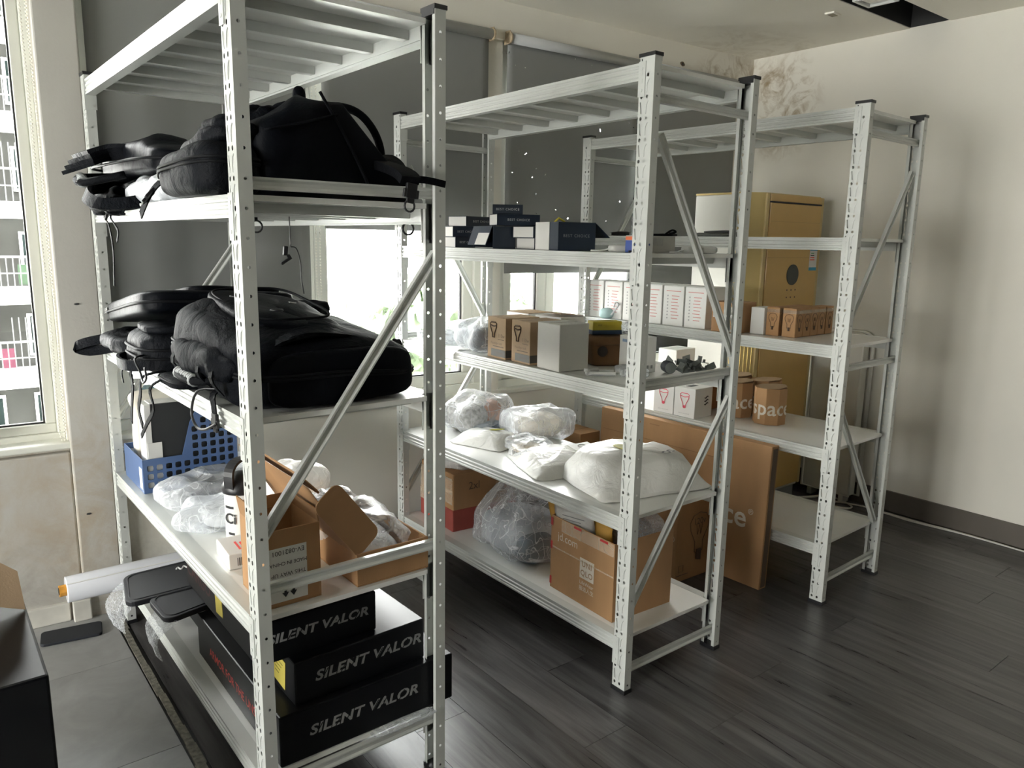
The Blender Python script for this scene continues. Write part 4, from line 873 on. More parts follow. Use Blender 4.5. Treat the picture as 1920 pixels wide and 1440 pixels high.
b = card('plain_carton', 'plain grey-white carton standing tallest in front, right of kraft pair', 'carton', (.083, .444, Y2), R(-4), (.13, .13, .165), greycard, 'brown and white bulb cartons'); obj('top_seam', MB().box((0, 0, .1653), (.125, .002, .0006)), ink_b, b)
b = card('plain_carton', 'plain pale carton at the back, left, nearest the window', 'carton', (.305, .90, Y2), R(-2), (.13, .15, .155), whitecard, 'brown and white bulb cartons'); obj('lid_flap', MB().box((0, 0, .157), (.125, .146, .002)), kraft_l, b)
b = card('plain_carton', 'plain pale carton at the back, right, lid slightly lifted', 'carton', (.295, .70, Y2), R(2), (.13, .15, .158), whitecard, 'brown and white bulb cartons'); obj('lid_flap', MB().box((0, 0, .1665), (.125, .146, .002), Matrix.Rotation(R(5), 3, 'Y')), kraft_l, b)
b = root('paper_bag', (.30, .43, Y2), R(-24), 'crumpled brown paper bag with dark stamp, yellow box on top', 'paper bag')
obj('body', soft((.165, .11, .112), .3, 201, .005, 16, 48, 24, ridge=.6), mat('brown_paper', (.17, .085, .035), .8, var=.12, vs=12, bump=.2, bs=80), b, smooth=True); obj('fold_seam', MB().box((0, -.0555, .078), (.150, .002, .002)), ink_b, b)
obj('stamp', MB().prism([(.020*math.cos(R(24*k)), .020*math.sin(R(24*k))) for k in range(15)], 0, .001, lambda a, c, h: (-.045+a, -.0568-h, .055+c)), mat('stamp_ink', (.035, .025, .02), .7), b)
b = card('battery_box', 'small yellow and navy box lying on the brown paper bag', 'box', (.285, .44, Y2+.113), R(-22), (.115, .055, .048), mat('yellow_print', (.50, .40, .035), .5)); obj('navy_band', MB().box((0, 0, .008), (.1156, .0556, .016)), mat('navy_print', (.012, .035, .08), .5), b); text('AA', .012, mat('dark_yellow', (.25, .2, .02), .5), b, (-.03, -.0282, .034), 'front')
film_bag('plastic_bag', 'tiny scrunched clear bag behind the yellow box', (.375, .38, Y2+.105), (.10, .09, .055), 207, clear, 0, None, None, .7, .012, 26, nu=40, nv=20)
b = card('white_carton', 'white carton behind the front post, printed icons low on its side', 'carton', (.275, .262, Y2), R(-8), (.085, .10, .125), whitecard)
for k in range(3): obj('icon', MB().box((-.012+.018*k, -.0505, .02), (.008, .0008, .012)), ink_g, b)
obj('blue_mark', MB().box((-.0428, .02, .108), (.0008, .026, .010)), mat('pale_blue_print', (.25, .35, .5), .5), b)
b = root('tape_gun', (.10, .27, Y2), R(-38), 'clear and white plastic clamp tool lying before the brown paper bag', 'tool')
obj('clear_plate', MB().box((0, 0, .004), (.10, .055, .006)), film('clear_acrylic', base=.3, edge=.7, bump=0, white=0), b, bevel=.002); obj('rail', MB().box((0, .024, .009), (.10, .006, .012)), adp, b, bevel=.001); obj('rail', MB().box((0, -.024, .009), (.10, .006, .012)), adp, b, bevel=.001)
obj('head', MB().tube([(-.05+.012*math.cos(R(20*k)), .028*math.sin(R(20*k)), .012) for k in range(-5, 6)], .006, 8), adp, b, smooth=True); obj('screw', MB().tube([(-.035, 0, .012), (-.005, 0, .020)], .008, 12), mat('brushed_screw', (.5, .5, .48), .3, metal=.8), b); obj('screw_head', MB().tube([(-.037, 0, .010), (-.041, 0, .009)], .013, 12), adp, b)
film_bag('plastic_bag', 'flat clear bag lying between clamp tool and white carton', (.20, .22, Y2), (.10, .16, .03), 211, clear, R(-30), None, None, .6, .01, 24, nu=44, nv=20)
film_bag('plastic_bag', 'clear bag of white parts at the far left end of the third shelf', (.15, 1.26, Y2), (.26, .24, .085), 215, clear_d, .1, None, [((.18, .16, .05), (.02, 0, .004), palestuff, .6)])
film_bag('plastic_bag', 'clear bag of grey leads pressed against the kraft bulb cartons', (.13, .965, Y2), (.23, .24, .135), 219, clear_d, -.1, None, [((.13, .16, .09), (.0, 0, .004), darkstuff, .7), ((.10, .12, .10), (.04, .03, .006), palestuff, .7)])
b = root('film_tail', (.05, 1.03, Y2), 0, 'thin film tail drooping over the shelf edge', 'plastic film'); 
obj('film', MB().ribbon([(.03, 0, .004), (-.03, .01, .006), (-.054, .015, -.005), (-.056, .02, -.03)], (0, 1, 0), .09, .002), frost, b)
clip_m = mat('galvanised_clip', (.22, .24, .23), .45, metal=.5, var=.2, vs=30)
random.seed(31)
for k in range(14):
    x, y = .36+.03*(k % 5)+random.uniform(-.01, .01), .10+.034*(k//5)+random.uniform(-.006, .006); z = Y2+(.012 if k < 9 else .03)
    r = root('metal_clip', (x, y, z), random.uniform(0, 3), 'small grey metal corner clip in the heap at the shelf end', 'clip', 'heap of grey metal clips')
    r.rotation_euler = (random.uniform(-.5, .5), random.uniform(-.5, .5), random.uniform(0, 3.1))
    obj('plate', MB().box((0, 0, 0), (.036, .030, .003)).box((0, .0145, .011), (.036, .003, .022)), clip_m, r); obj('tab', MB().tube([(.006, 0, .0015), (.006, 0, .012)], .005, 8), clip_m, r)
r = root('cable_spool', (.335, .17, Y2+.021), R(60), 'small dark cylinder lying beside the heap of grey clips', 'spool'); obj('core', MB().tube([(-.022, 0, 0), (.022, 0, 0)], .021, 18), darkstuff, r, smooth=False); obj('end_ring', MB().tube([(-.026, 0, 0), (-.022, 0, 0)], .019, 18), clip_m, r)

# ---------------------------------------------------------------- middle rack, fourth shelf (deck .605)
Y3 = .6056
poly = mat('white_poly_mailer', (.74, .73, .70), .34, var=.03, bump=.1, bs=30, coat=.2, wr=.5, wrs=14); print_y = mat('lime_print', (.42, .40, .04), .5)
film_bag('plastic_bag', 'bulging clear bag of boots and small goods, farthest back on the shelf', (.30, 1.26, Y3), (.34, .30, .175), 301, clear, .2, None,
    [((.15, .18, .13), (-.05, .02, .004), mat('grey_knit', (.25, .24, .22), .8, var=.5, vs=60, bump=.5, bs=90), .75), ((.14, .13, .14), (.06, -.01, .004), mat('rust_cloth', (.30, .13, .07), .7, var=.35, vs=25), .8), ((.16, .09, .05), (-.01, -.08, .002), bluestuff, .7), ((.06, .05, .05), (.0, -.02, .11), greycard, .9)], .75, .022, 11)
def flatbag(name, label, loc, rz, dims, seed, m=poly, amp=.009, ns=10, prints=(), e=.16, ridge=.5, fn=None, full=1.0):
    w, d, h = dims
    def f(p):
        u, v = p.x/(w/2), p.y/(d/2); k = max(0, 1-abs(u)**2.6)*max(0, 1-abs(v)**2.6); k = min(1, k*full); q = Vector((p.x, p.y, .0015+p.z*(.05+.97*k)+.006*k*noise3((p.x*9, p.y*22, seed), 1, seed)+.004*(1-k)*noise3((p.x*30, p.y*30, seed), 1, seed))); return fn(q) if fn else q
    o = obj(name, soft(dims, e, seed, amp, ns, 84, 30, True, f, ridge), m, loc=loc, rot=(0, 0, rz), smooth=True); return tag(o, label, 'mailing bag', 'white mailing bags on the middle rack')
o = flatbag('mailing_bag', 'small white mailing bag with lime print before the bag of boots', (.20, 1.04, Y3), .3, (.22, .28, .05), 311, full=1.6)
obj('lime_print', soft((.03, .075, .004), .7, 1, 0, 1, 16, 8), print_y, o, loc=(.035, -.02, .052), rot=(R(-6), R(8), .4))
film_bag('plastic_bag', 'crinkled clear bag of cream cloth, highest in the middle of the shelf', (.47, 1.02, Y3), (.30, .28, .13), 321, clear_d, -.2, None, [((.22, .2, .09), (0, 0, .004), mat('cream_cloth', (.62, .56, .46), .8, var=.15, vs=12), .7)])
film_bag('plastic_bag', 'flat clear bag of beige straps beside the cream bag', (.24, .80, Y3), (.20, .28, .055), 325, clear, -.4, None, [((.13, .2, .03), (0, 0, .003), mat('beige_straps', (.55, .45, .32), .8, var=.35, vs=40, stretch=(1, 4, 1)), .7)])
o = flatbag('mailing_bag', 'flat white mailing bag with leaflets on it, left of the biggest one', (.235, .60, Y3), -.35, (.34, .36, .055), 331, amp=.012, full=1.5)
obj('lime_print', soft((.05, .09, .004), .7, 1, 0, 1, 16, 8), print_y, o, loc=(.03, -.085, .046), rot=(R(-8), 0, .7)); obj('seal_strip', MB().box((0, .15, .012), (.26, .02, .002)), frost, o)
o = flatbag('mailing_bag', 'biggest puffed white mailing bag with black print, beside the front post', (.315, .305, Y3), -.25, (.46, .40, .125), 341, amp=.010, ns=8, ridge=.4, full=1.7)
obj('lime_print', soft((.06, .10, .004), .7, 1, 0, 1, 16, 8), print_y, o, loc=(-.02, .02, .121), rot=(0, R(2), .2)); t_ = text('SO', .044, ink_k, o, (.10, -.085, .1225), 'top', R(-160), bold=.002); t_.rotation_euler.x += R(4)
obj('seal_strip', MB().box((.205, -.02, .012), (.03, .27, .003), Matrix.Rotation(R(-8), 3, 'Y')), frost, o)
for k in range(4):
    o = obj('leaflet', MB().box((0, 0, .0012), (.095, .07, .0024)), whitecard, loc=(.315+.006*k, .60-.004*k, Y3+.054+.0028*k), rot=(R(3), R(-3), R(-38+9*k)), bevel=.0004); tag(o, 'white leaflet in the small stack on the flat mailing bag' if k < 3 else 'top white leaflet with a grey round logo on the flat mailing bag', 'leaflet', 'stack of leaflets')
obj('round_logo', MB().tube(ring_pts((0, 0, .0026), .016, 'z', 20), .002, 4, True), ink_g, o)

# ---------------------------------------------------------------- middle rack, bottom shelf (deck .190)
Y4 = .1902
b = root('taped_carton', (.255, 1.265, Y4), R(-4), 'battered brown carton with a red lower half, farthest back on the shelf', 'carton')
obj('body', MB().box((0, 0, .18), (.34, .30, .17)), kraft, b, bevel=.006); obj('red_base', MB().box((0, 0, .05), (.346, .306, .10)), mat('faded_red_card', (.33, .065, .05), .7, var=.15, vs=8), b, bevel=.004); obj('top_paper', soft((.30, .25, .06), .5, 401, .016, 14, 44, 20, ridge=.7), frost, b, loc=(-.01, 0, .262), smooth=True)
obj('front_tape', MB().box((-.173, 0, .185), (.002, .298, .12)), tape_m, b); obj('front_tape', MB().box((-.1752, .05, .11), (.002, .20, .06)), tape_m, b); text('2xl', .05, ink_b, b, (-.06, -.1508, .20), 'front'); obj('paper_label', MB().box((.10, -.1508, .20), (.09, .001, .05)), kraft_l, b)
for k in range(4): obj('red_print', MB().box((-.1740, .1-.06*k, .05), (.001, .018, .06)), mat('dark_red_print', (.22, .04, .035), .7), b)
clear_s = film('clear_film_streaked', base=.16, edge=.6, white=.6, bump=1.0, bs=60)
film_bag('plastic_bag', 'huge clear bag of folded silver-grey clothing left of the UNIQLO carton', (.245, .83, Y4), (.42, .60, .33), 411, clear_s, -.1, None, [((.30, .38, .15), (0, 0, .004), mat('silver_grey_cloth', (.46, .49, .53), .6, var=.3, vs=7), .6), ((.16, .12, .12), (-.06, -.17, .004), bluestuff, .7)], .7, .03, 8, lambda p: Vector((p.x*(1-.75*max(0, p.z-.03)/.30)+.02*math.sin(math.atan2(p.y, p.x)*9)*p.z/.3, p.y*(1-.62*max(0, p.z-.03)/.30)+.02*math.cos(math.atan2(p.y, p.x)*11)*p.z/.3, p.z)), nu=96, nv=44)
b = open_carton('carton', 'UNIQLO brown carton stuffed with envelopes beside the front post', 'carton', (.205, .285, Y4), R(-3), (.285, .345, .285), kraft, kraft_d, [])
L_ = -.1432
obj('logo_square', MB().box((L_, -.035, .140), (.001, .075, .075)), ink_wc, b); text('UNI', .030, mat('logo_brown', (.33, .21, .12), .7), b, (L_-.0008, -.035, .157), 'left', bold=.0006, spacing=1.1); text('QLO', .030, MATS['logo_brown'], b, (L_-.0008, -.035, .123), 'left', bold=.0006, spacing=1.05)
text('LifeWear', .020, ink_wc, b, (L_, -.035, .085), 'left'); text('服适人生', .020, ink_wc, b, (L_, -.035, .062), 'left'); text('jd.com', .042, ink_wc, b, (L_, .075, .215), 'left')
obj('carton_tape', MB().box((L_-.0004, 0, .165), (.0008, .345, .006)), tape_m, b); obj('carton_tape', MB().box((L_-.0005, -.03, .26), (.0008, .28, .045)), tape_m, b)
redm = mat('red_tape_mark', (.45, .03, .03), .6)
for p_, d_ in (((L_-.001, .166, .262), (.001, .012, .03)), ((L_-.001, .166, .17), (.001, .010, .03)), ((L_-.001, .02, .278), (.001, .04, .008)), ((L_-.001, -.12, .278), (.001, .04, .008)), ((L_-.001, .167, .03), (.001, .010, .03))): obj('red_mark', MB().box(p_, d_), redm, b)
yel = mat('yellow_envelope', (.55, .30, .045), .6, var=.06, vs=7, bump=.12, bs=40)
def envelope(loc, rot, w, h, lb, m, patch=None, seed=1):
    mb = MB(); nx, ny = 14, 16; vs = []
    for s in (-1, 1):
        for j in range(ny+1):
            for i in range(nx+1):
                u, v = i/nx-.5, j/ny; k = max(0, 1-(2*u)**4)*max(0, 1-(2*v-1)**6)
                vs.append((u*w, s*.008*k+.005*noise3((u*3, v*3, seed), 1, seed)+.05*max(0, v-.78)**1.0*0.6, h*v-.05*abs(max(0, v-.85))*8*u))
    o_ = (nx+1)*(ny+1)
    fs = [(j*(nx+1)+i, j*(nx+1)+i+1, (j+1)*(nx+1)+i+1, (j+1)*(nx+1)+i) for j in range(ny) for i in range(nx)]; fs += [tuple(o_+k for k in f[::-1]) for f in fs]
    bd = [i for i in range(nx+1)]+[j*(nx+1)+nx for j in range(1, ny+1)]+[ny*(nx+1)+i for i in range(nx-1, -1, -1)]+[j*(nx+1) for j in range(ny-1, 0, -1)]
    fs += [(bd[k], bd[(k+1) % len(bd)], o_+bd[(k+1) % len(bd)], o_+bd[k]) for k in range(len(bd))]
    o = obj('envelope', mb.add(vs, fs), m, loc=loc, rot=rot, smooth=True); tag(o, lb, 'envelope', 'envelopes in the carton')
    if patch: obj('shipping_label', MB().box(patch, (w*.62, .003, h*.38)), whitecard, o)
    return o
envelope((.118, .345, Y4+.11), (R(3), R(-20), R(-87)), .19, .285, 'yellow padded envelope with curled top poking out of the UNIQLO carton', yel, None, 3)
o = envelope((.098, .325, Y4+.10), (R(1), R(-12), R(-87)), .20, .235, 'white labelled envelope standing before the yellow one', poly, None, 5)
for k in range(6): obj('print_line', MB().box((.01-.01*(k % 2), -.0125, .205-.012*k), (.11-.02*(k % 3), .001, .003), Matrix.Rotation(R(8), 3, 'Y')), ink_g, o)
envelope((.118, .215, Y4+.10), (R(4), R(-10), R(-87)), .12, .225, 'second yellow envelope leaning behind the white labelled one', yel, None, 8)
b = obj('bubble_wrap', soft((.20, .17, .12), .6, 431, .018, 14, 64, 28, ridge=.9), bubble, loc=(.235, .20, Y4+.205), smooth=True); tag(b, 'crumpled bubble wrap filling the open top of the UNIQLO carton', 'bubble wrap')
# ---------------------------------------------------------------- far rack
def u3(x, y, z): c, s = math.cos(.0344), math.sin(.0344); return (1.1324+x*c-y*s, -.049+x*s+y*c, z)
A3 = .0344; Z_1, Z_2, Z_3, Z_4 = 1.5092, 1.0875, .6640, .2591
def waves(parent, f, s, m):
    for k in (-1, 0, 1):
        top_, bot = [], []
        for i in range(9):
            u = i/8-.5; c = .004*math.sin(u*2*math.pi); th = .0055*math.cos(u*math.pi)*s+.0005
            top_.append((u*.036*s, k*.016*s+c*s+th*.6)); bot.append((u*.036*s, k*.016*s+c*s-th*.6))
        obj('wave_mark', MB().prism(top_+bot[::-1], 0, .0008, f), m, parent)
# second shelf from top: odds and ends lying flat
for (x, y, d, rz, lb, m) in ((.05, 1.25, (.045, .10, .022), .0, 'small black block lying at the left of the far rack upper shelf', blackp), (.05, .98, (.10, .13, .012), .4, 'flat black strap bundle on the far rack upper shelf', nylon), (.08, .70, (.16, .24, .016), .1, 'flat grey folded cloth on the far rack upper shelf', mat('grey_cloth', (.12, .125, .12), .8, var=.2, vs=10))):
    o = obj('folded_cloth' if 'cloth' in lb else 'strap_bundle' if 'strap' in lb else 'black_block', soft(d, .35, 7, .004, 20, 40, 16, ridge=.5), m, loc=u3(x, y, Z_1), rot=(0, 0, rz), smooth=True); tag(o, lb, 'cloth' if 'cloth' in lb else 'strap' if 'strap' in lb else 'block')
    if 'strap' in lb: cord(o, [(-.04, -.03, .010), (-.01, -.05, .028), (.02, -.06, .020), (.01, -.03, .012)], .005, nylon, 'strap_loop')
    elif 'block' in lb: obj('lid_seam', MB().box((0, 0, .016), (.0455, .101, .0015)), dark_gap, o)
    else: bag_body(o, (.10, .16, .014), 9, MATS['grey_cloth'], e=.5, amp=.006, loc=(.02, -.02, .014), name='fold')
# third shelf: the row of white bulb cartons
names = ['first from the window end', 'second from the window end', 'third from the window end, partly behind a post', 'fourth from the window end', 'next to last before the kraft pair', 'last, touching the kraft pair']
red_t = mat('faded_red_print', (.62, .25, .24), .6); grey_t = mat('faded_grey_print', (.40, .40, .40), .6)
pitch = .1285
for k in range(6):
    y = 1.395-pitch*k
    b = card('white_carton', 'white red-printed carton in the row, '+names[k], 'carton', u3(.111, y, Z_2), A3+random.uniform(-.008, .008), (.15, .119, .189), whitecard, 'row of white cartons with red print', .002)
    w = -.0755; obj('heading', MB().box((w, -.0, .165), (.0006, .085, .0035)), red_t, b)
    for i in range(8):
        zz = .142-.0152*i; obj('print_line', MB().box((w, -.012+.003*((i*7) % 3), zz), (.0006, .044-.004*((i*5) % 3), .0035)), red_t, b)
        obj('icon', MB().prism([(.004*math.cos(R(60*q)), .004*math.sin(R(60*q))) for q in range(6)], 0, .0006, lambda a, c, h: (w-h, .033+a, zz+c)), grey_t, b)
    obj('lid_flap', MB().box((0, 0, .1905), (.146, .115, .002)), whitecard, b)
kb = [(.075, .612, (.12, .066, .135), 'left'), (.085, .542, (.145, .066, .135), 'right')]
for x, y, d, n in kb:
    b = card('kraft_carton', 'plain kraft carton with tape, %s one of the pair beside the white row' % n, 'carton', u3(x, y, Z_2), A3, d, kraft, 'plain kraft cartons on the far rack'); obj('tape_patch', MB().box((-d[0]/2-.0004, .008, .09), (.0008, .034, .05)), frost, b); obj('top_seam', MB().box((0, 0, d[2]+.0003), (d[0]-.004, .002, .0006)), ink_b, b)
b = card('white_carton', 'blank crumpled white carton left of the small kraft bulb boxes', 'carton', u3(.135, .455, Z_2), A3, (.10, .066, .118), whitecard); obj('top_seam', MB().box((0, 0, .1183), (.096, .002, .0006)), grey_t, b)
def bulbbox(x, y, lb, rz=A3):
    b = card('bulb_box', lb, 'box', u3(x, y, Z_2), rz, (.062, .062, .124), kraft, 'small kraft bulb boxes on the far rack')
    bulb_art(b, 'left', (-.0314, 0, .064), .85, ink_b, .0011); bulb_art(b, 'front', (0, -.0314, .064), .85, ink_b, .0011); obj('tape_strip', MB().box((-.0314, 0, .108), (.0008, .061, .014)), tape_m, b); obj('tape_strip', MB().box((0, -.0314, .108), (.061, .0008, .014)), tape_m, b); return b
bulbbox(.128, .387, 'small kraft bulb box standing a little apart at the left of the cluster')
for k in range(5): bulbbox(.133+.0632*k+(.006 if k == 4 else 0), .312, 'small kraft bulb box, %s in the front row of the cluster' % ['nearest the shelf edge', 'second from the shelf edge', 'third from the shelf edge', 'second from the back', 'farthest from the shelf edge'][k])
for k in range(3): bulbbox(.196+.0632*k, .379, 'small kraft bulb box in the rear row, %s' % ['just behind the front left pair', 'in the middle behind', 'hindmost'][k])
b = root('dust_mask', u3(.03, 1.30, Z_2), .3, 'pale teal cup with a white ear loop at the window end of far rack shelf', 'mask')
obj('cup', soft((.055, .085, .055), .8, 3, .003, 14, 36, 18), mat('pale_teal_cloth', (.42, .58, .58), .8), b, smooth=True); cord(b, [(-.02, -.035, .02), (-.025, -.06, .05), (-.02, -.075, .075), (-.015, -.055, .085), (-.015, -.045, .06)], .004, palestuff, 'ear_loop')
# fourth shelf
for k, lb in enumerate(('white bulb carton with pink bulb drawing, left of the pair', 'white bulb carton with pink drawing and black wave marks, right of the pair')):
    b = card('bulb_carton', lb, 'carton', u3(.075, .885-.125*k, Z_3), A3, (.135, .12, .142), whitecard, 'white bulb cartons with pink drawings', .002)
    bulb_art(b, 'left', (-.0683, .0, .085), .95, ink_p, .0018, True); text('space natural bulb', .0085, grey_t, b, (-.0682, 0, .018), 'left'); obj('pink_base', MB().box((-.0683, 0, .050), (.0008, .010, .014)), ink_p, b)
    waves(b, lambda a, c, h: (.02+a, -.0606-h, .08+c), 1.0, ink_k); obj('top_print', MB().box((.0, .01, .1423), (.06, .03, .0006)), ink_k, b)
def tub(x, y, lb, rz, m=kraft, top_m=kraft_l, h=.168, r=.0745):
    b = root('bulb_tub', u3(x, y, Z_3), rz, lb, 'tub', 'brown eight-sided bulb tubs'); P8 = [(r*math.cos(R(22.5+45*k)), r*math.sin(R(22.5+45*k))) for k in range(8)]
    obj('body', MB().prism(P8, 0, h, lambda a, c, z: (a, c, z)), m, b, bevel=.0015)
    for k, (sx, tl) in enumerate(((-1, 5), (1, -9))):
        mb = MB(); mb.prism([(p[0]*.98, p[1]*.98) for p in P8 if p[0]*sx > -.001 or True], 0, .0018, lambda a, c, z: (max(a, 0) if sx > 0 else min(a, 0), c, z))
        obj('lid_flap', mb, top_m, b, loc=(0, 0, h+.001), rot=(0, R(tl*sx*.6), 0))
    # the word wraps around the facets: curve the letters onto the eight-sided wall
    me = text_mesh('space', .098, bold=.0012, align='CENTER'); bm = bmesh.new(); bm.from_mesh(me); bmesh.ops.subdivide_edges(bm, edges=[e for e in bm.edges if e.calc_length() > .006], cuts=2); bmesh.ops.triangulate(bm, faces=bm.faces)
    side = 2*r*math.sin(R(22.5)); ap = r*math.cos(R(22.5))
    for v in bm.verts:
        s_ = v.co.x/side; f = math.floor(s_+.5); loc = (s_-f)*side; ang = R(-90+45*f); n = Vector((math.cos(ang), math.sin(ang), 0)); t_ = Vector((-n.y, n.x, 0)); q = n*(ap+.0012)+t_*loc; v.co = (q.x, q.y, h*.45+v.co.y)
    bm.to_mesh(me); bm.free(); me.materials.append(ink_wc); o = bpy.data.objects.new('lettering', me); COL.objects.link(o); o.parent = b
    return b
tub(.245, .455, 'brown bulb tub standing frontmost of the tubs, space lettering towards the room', R(-48))
tub(.255, .635, 'brown bulb tub behind the middle rack post, left of the frontmost tub', R(-62), kraft_d)
tub(.40, .575, 'brown bulb tub at the back right, its lid corner lifted', R(-70))
tub(.40, .74, 'brown bulb tub at the back left, farthest from the room', R(-40), kraft_d)
b = card('kraft_carton', 'flat kraft carton lying behind the clip heap, left of the tubs', 'carton', u3(.30, .86, Z_3), A3, (.30, .15, .13), kraft); obj('tape_strip', MB().box((0, 0, .1303), (.302, .03, .0006)), tape_m, b)
b = card('white_carton', 'tall blank white carton near the window between far rack shelves', 'carton', u3(.40, 1.12, Z_3), A3, (.16, .12, .26), whitecard); obj('top_seam', MB().box((0, 0, .2603), (.15, .002, .0006)), grey_t, b)
# ---------------------------------------------------------------- on the floor between the racks
b = card('bulb_carton', 'brown 120v bulb carton on the floor behind the middle rack', 'carton', (.905, .562, 0), R(-2), (.215, .225, .362), kraft, None, .004)
bulb_art(b, 'front', (.04, -.1135, .20), 2.6, ink_b, .0016); text('120v', .042, ink_b, b, (.04, -.1135, .262), 'front'); text('space', .12, ink_wc, b, (-.1082, -.075, .178), 'left', bold=.002, align='RIGHT'); text('®', .035, ink_wc, b, (-.1082, -.089, .20), 'left')
obj('print_frame', MB().tube([(-.085, -.1134, .045), (-.055, -.1134, .045), (-.055, -.1134, .075), (-.085, -.1134, .075)], .001, 4, True), ink_b, b); obj('print_line', MB().box((-.06, -.1132, .03), (.08, .0006, .003)), ink_b, b)
b = root('flat_carton', (1.022, .68, 0), .03, 'large flat brown carton with space lettering leaning along the far rack', 'carton'); b.rotation_euler = (0, R(1.6), .03)
fm = obj('body', MB().box((.03, 0, .322), (.055, .98, .64)), kraft, b, bevel=.003)
obj('panel_fold', MB().box((.0015, .10, .535), (.0012, .74, .003)), kraft_d, b); obj('panel_fold', MB().box((.0015, .30, .585), (.0012, .003, .11)), kraft_d, b); obj('tuck_tab', MB().box((.0015, .14, .615), (.0014, .06, .004)), kraft_d, b); obj('patch_seam', MB().tube([(.002, .40, .36), (.002, .40, .50), (.002, -.05, .50), (.002, -.05, .36)], .0012, 4), kraft_l, b)
text('space', .135, ink_wc, b, (.0018, -.40, .30), 'left', bold=.002, align='RIGHT'); text('®', .035, ink_wc, b, (.0018, -.417, .335), 'left'); obj('edge_gap', MB().box((.03, -.4905, .32), (.035, .001, .62)), ink_b, b)
b = card('kraft_carton', 'narrow kraft carton on the floor at the window end of the flat carton', 'carton', (.99, 1.30, 0), 0, (.14, .18, .50), kraft); obj('top_seam', MB().box((0, 0, .5003), (.15, .002, .0006)), ink_b, b)
# ---------------------------------------------------------------- corner: air conditioner, white panel, cables
gold = mat('champagne_panel', (.60, .385, .125), .3, var=.04, coat=.3); gold_l = mat('pale_gold_edge', (.56, .43, .19), .35, var=.05); ivory = mat('ivory_enamel', (.68, .67, .62), .35, var=.03)
b = root('air_conditioner', (2.05, 1.0, 0), 0, 'tall gold-fronted floor air conditioner in the far corner', 'air conditioner')
ol = [(-.33, .20), (-.33, -.06), (-.325, -.08), (-.225, -.175), (.295, -.175), (.315, -.16), (.315, .20)]
obj('body', MB().prism(ol, .07, 1.735, lambda a, c, z: (a, c, z)), ivory, b, bevel=.006); obj('plinth', MB().prism([(p[0]*.96, p[1]*.94) for p in ol], 0, .07, lambda a, c, z: (a, c, z)), mat('grey_plinth', (.20, .21, .20), .5), b); obj('top_cap', MB().prism(ol, 1.735, 1.745, lambda a, c, z: (a, c, z)), gold_l, b)
obj('front_panel', MB().span((-.20, -.188, .09), (.29, -.174, 1.695)), gold, b, bevel=.003); obj('head_panel', MB().span((-.20, -.186, 1.703), (.29, -.174, 1.740)), gold, b, bevel=.002)
obj('left_trim', MB().span((-.235, -.185, .08), (-.205, -.165, 1.74)), gold_l, b, bevel=.004); obj('right_trim', MB().span((.293, -.185, .08), (.318, -.16, 1.74)), gold_l, b, bevel=.004)
obj('corner_panel', MB().prism([(-.330, -.08), (-.230, -.180), (-.226, -.172), (-.322, -.074)], .09, 1.74, lambda a, c, z: (a, c, z)), gold_l, b)
for zz in (1.60, 1.50, 1.41): obj('louvre_line', MB().box((.045, -.1885, zz), (.48, .001, .0015)), mat('louvre_shadow', (.40, .27, .09), .5), b)
obj('slot', MB().box((.045, -.184, 1.699), (.485, .012, .007)), dark_gap, b)
obj('display_disc', MB().prism([(.056*math.cos(R(12*k)), .056*math.sin(R(12*k))) for k in range(30)], 0, .004, lambda a, c, h: (.05+a, -.188-h, 1.318+c)), mat('grey_display', (.05, .055, .05), .35), b)
for i in range(3):
    for j in range(2): obj('touch_icon', MB().box((.01+.04*i, -.1885, 1.235-.04*j), (.010, .001, .007)), ink_b, b)
obj('energy_label', MB().box((.245, -.1888, 1.41), (.075, .0012, .135)), mat('label_white', (.7, .7, .7), .5), b); 
for zz, hh in ((1.465, .03), (1.348, .018)): obj('label_band', MB().box((.245, -.1895, zz), (.075, .001, hh)), mat('label_blue', (.03, .30, .50), .5), b)
for k in range(4): obj('label_bar', MB().box((.235, -.1896, 1.435-.012*k), (.03+.006*k, .0008, .005)), [mat('label_green', (.05, .3, .1), .5), ink_k, ink_r, ink_r][k], b)
for k in range(7): obj('grille_bar', MB().tube([(-.328+.0135*k, -.086-.0135*k, .66), (-.328+.0135*k, -.086-.0135*k, .98)], .002, 5), mat('gilt_wire', (.6, .45, .15), .3, metal=.6), b)
b = root('rounded_board', (2.475, .69, 0), 0, 'white round-cornered board standing against the right wall by the air conditioner', 'board'); 
pr = [(-.15, .05), (.15, .05), (.15, 1.0)]+[(-.09-.06*math.sin(R(15*k)), .94+.06*math.cos(R(15*k))) for k in range(7)]
obj('core', MB().prism(pr, -.04, .03, lambda a, c, h: (h, a, c)), ivory, b, bevel=.01, seg=3); obj('rim', MB().tube([(-.042, p[0]*.985, .05+(p[1]-.05)*.99) for p in pr], .008, 8, True), ivory, b, smooth=True); obj('rear_rim', MB().tube([(.028, p[0]*1.06-.012, .05+(p[1]-.05)*1.0) for p in pr], .010, 8, True), ivory, b, smooth=True)
for yy in (-.10, .10): obj('foot', MB().box((0, yy, .025), (.07, .03, .05)), adp, b, bevel=.004)
wire = mat('white_cable', (.62, .61, .56), .45)
b = root('power_cable', (2.45, .5, 0), 0, 'white cables looping on the floor along the right baseboard', 'cable')
for k, off in enumerate((0, .018)):
    cord(b, [(-.30-off, .36, .006), (-.10, .24+off, .006), (.03, .18, .006), (-.02, .02, .006), (-.10+off, .0, .006), (-.13+off, .08, .006), (-.04, .10+off, .006), (.02, -.05, .006), (.0+off, -.30, .006), (.035+off*.5, -.60, .006), (.03, -1.0, .006), (.02, -1.6, .006)], .0045, wire, 'cable')
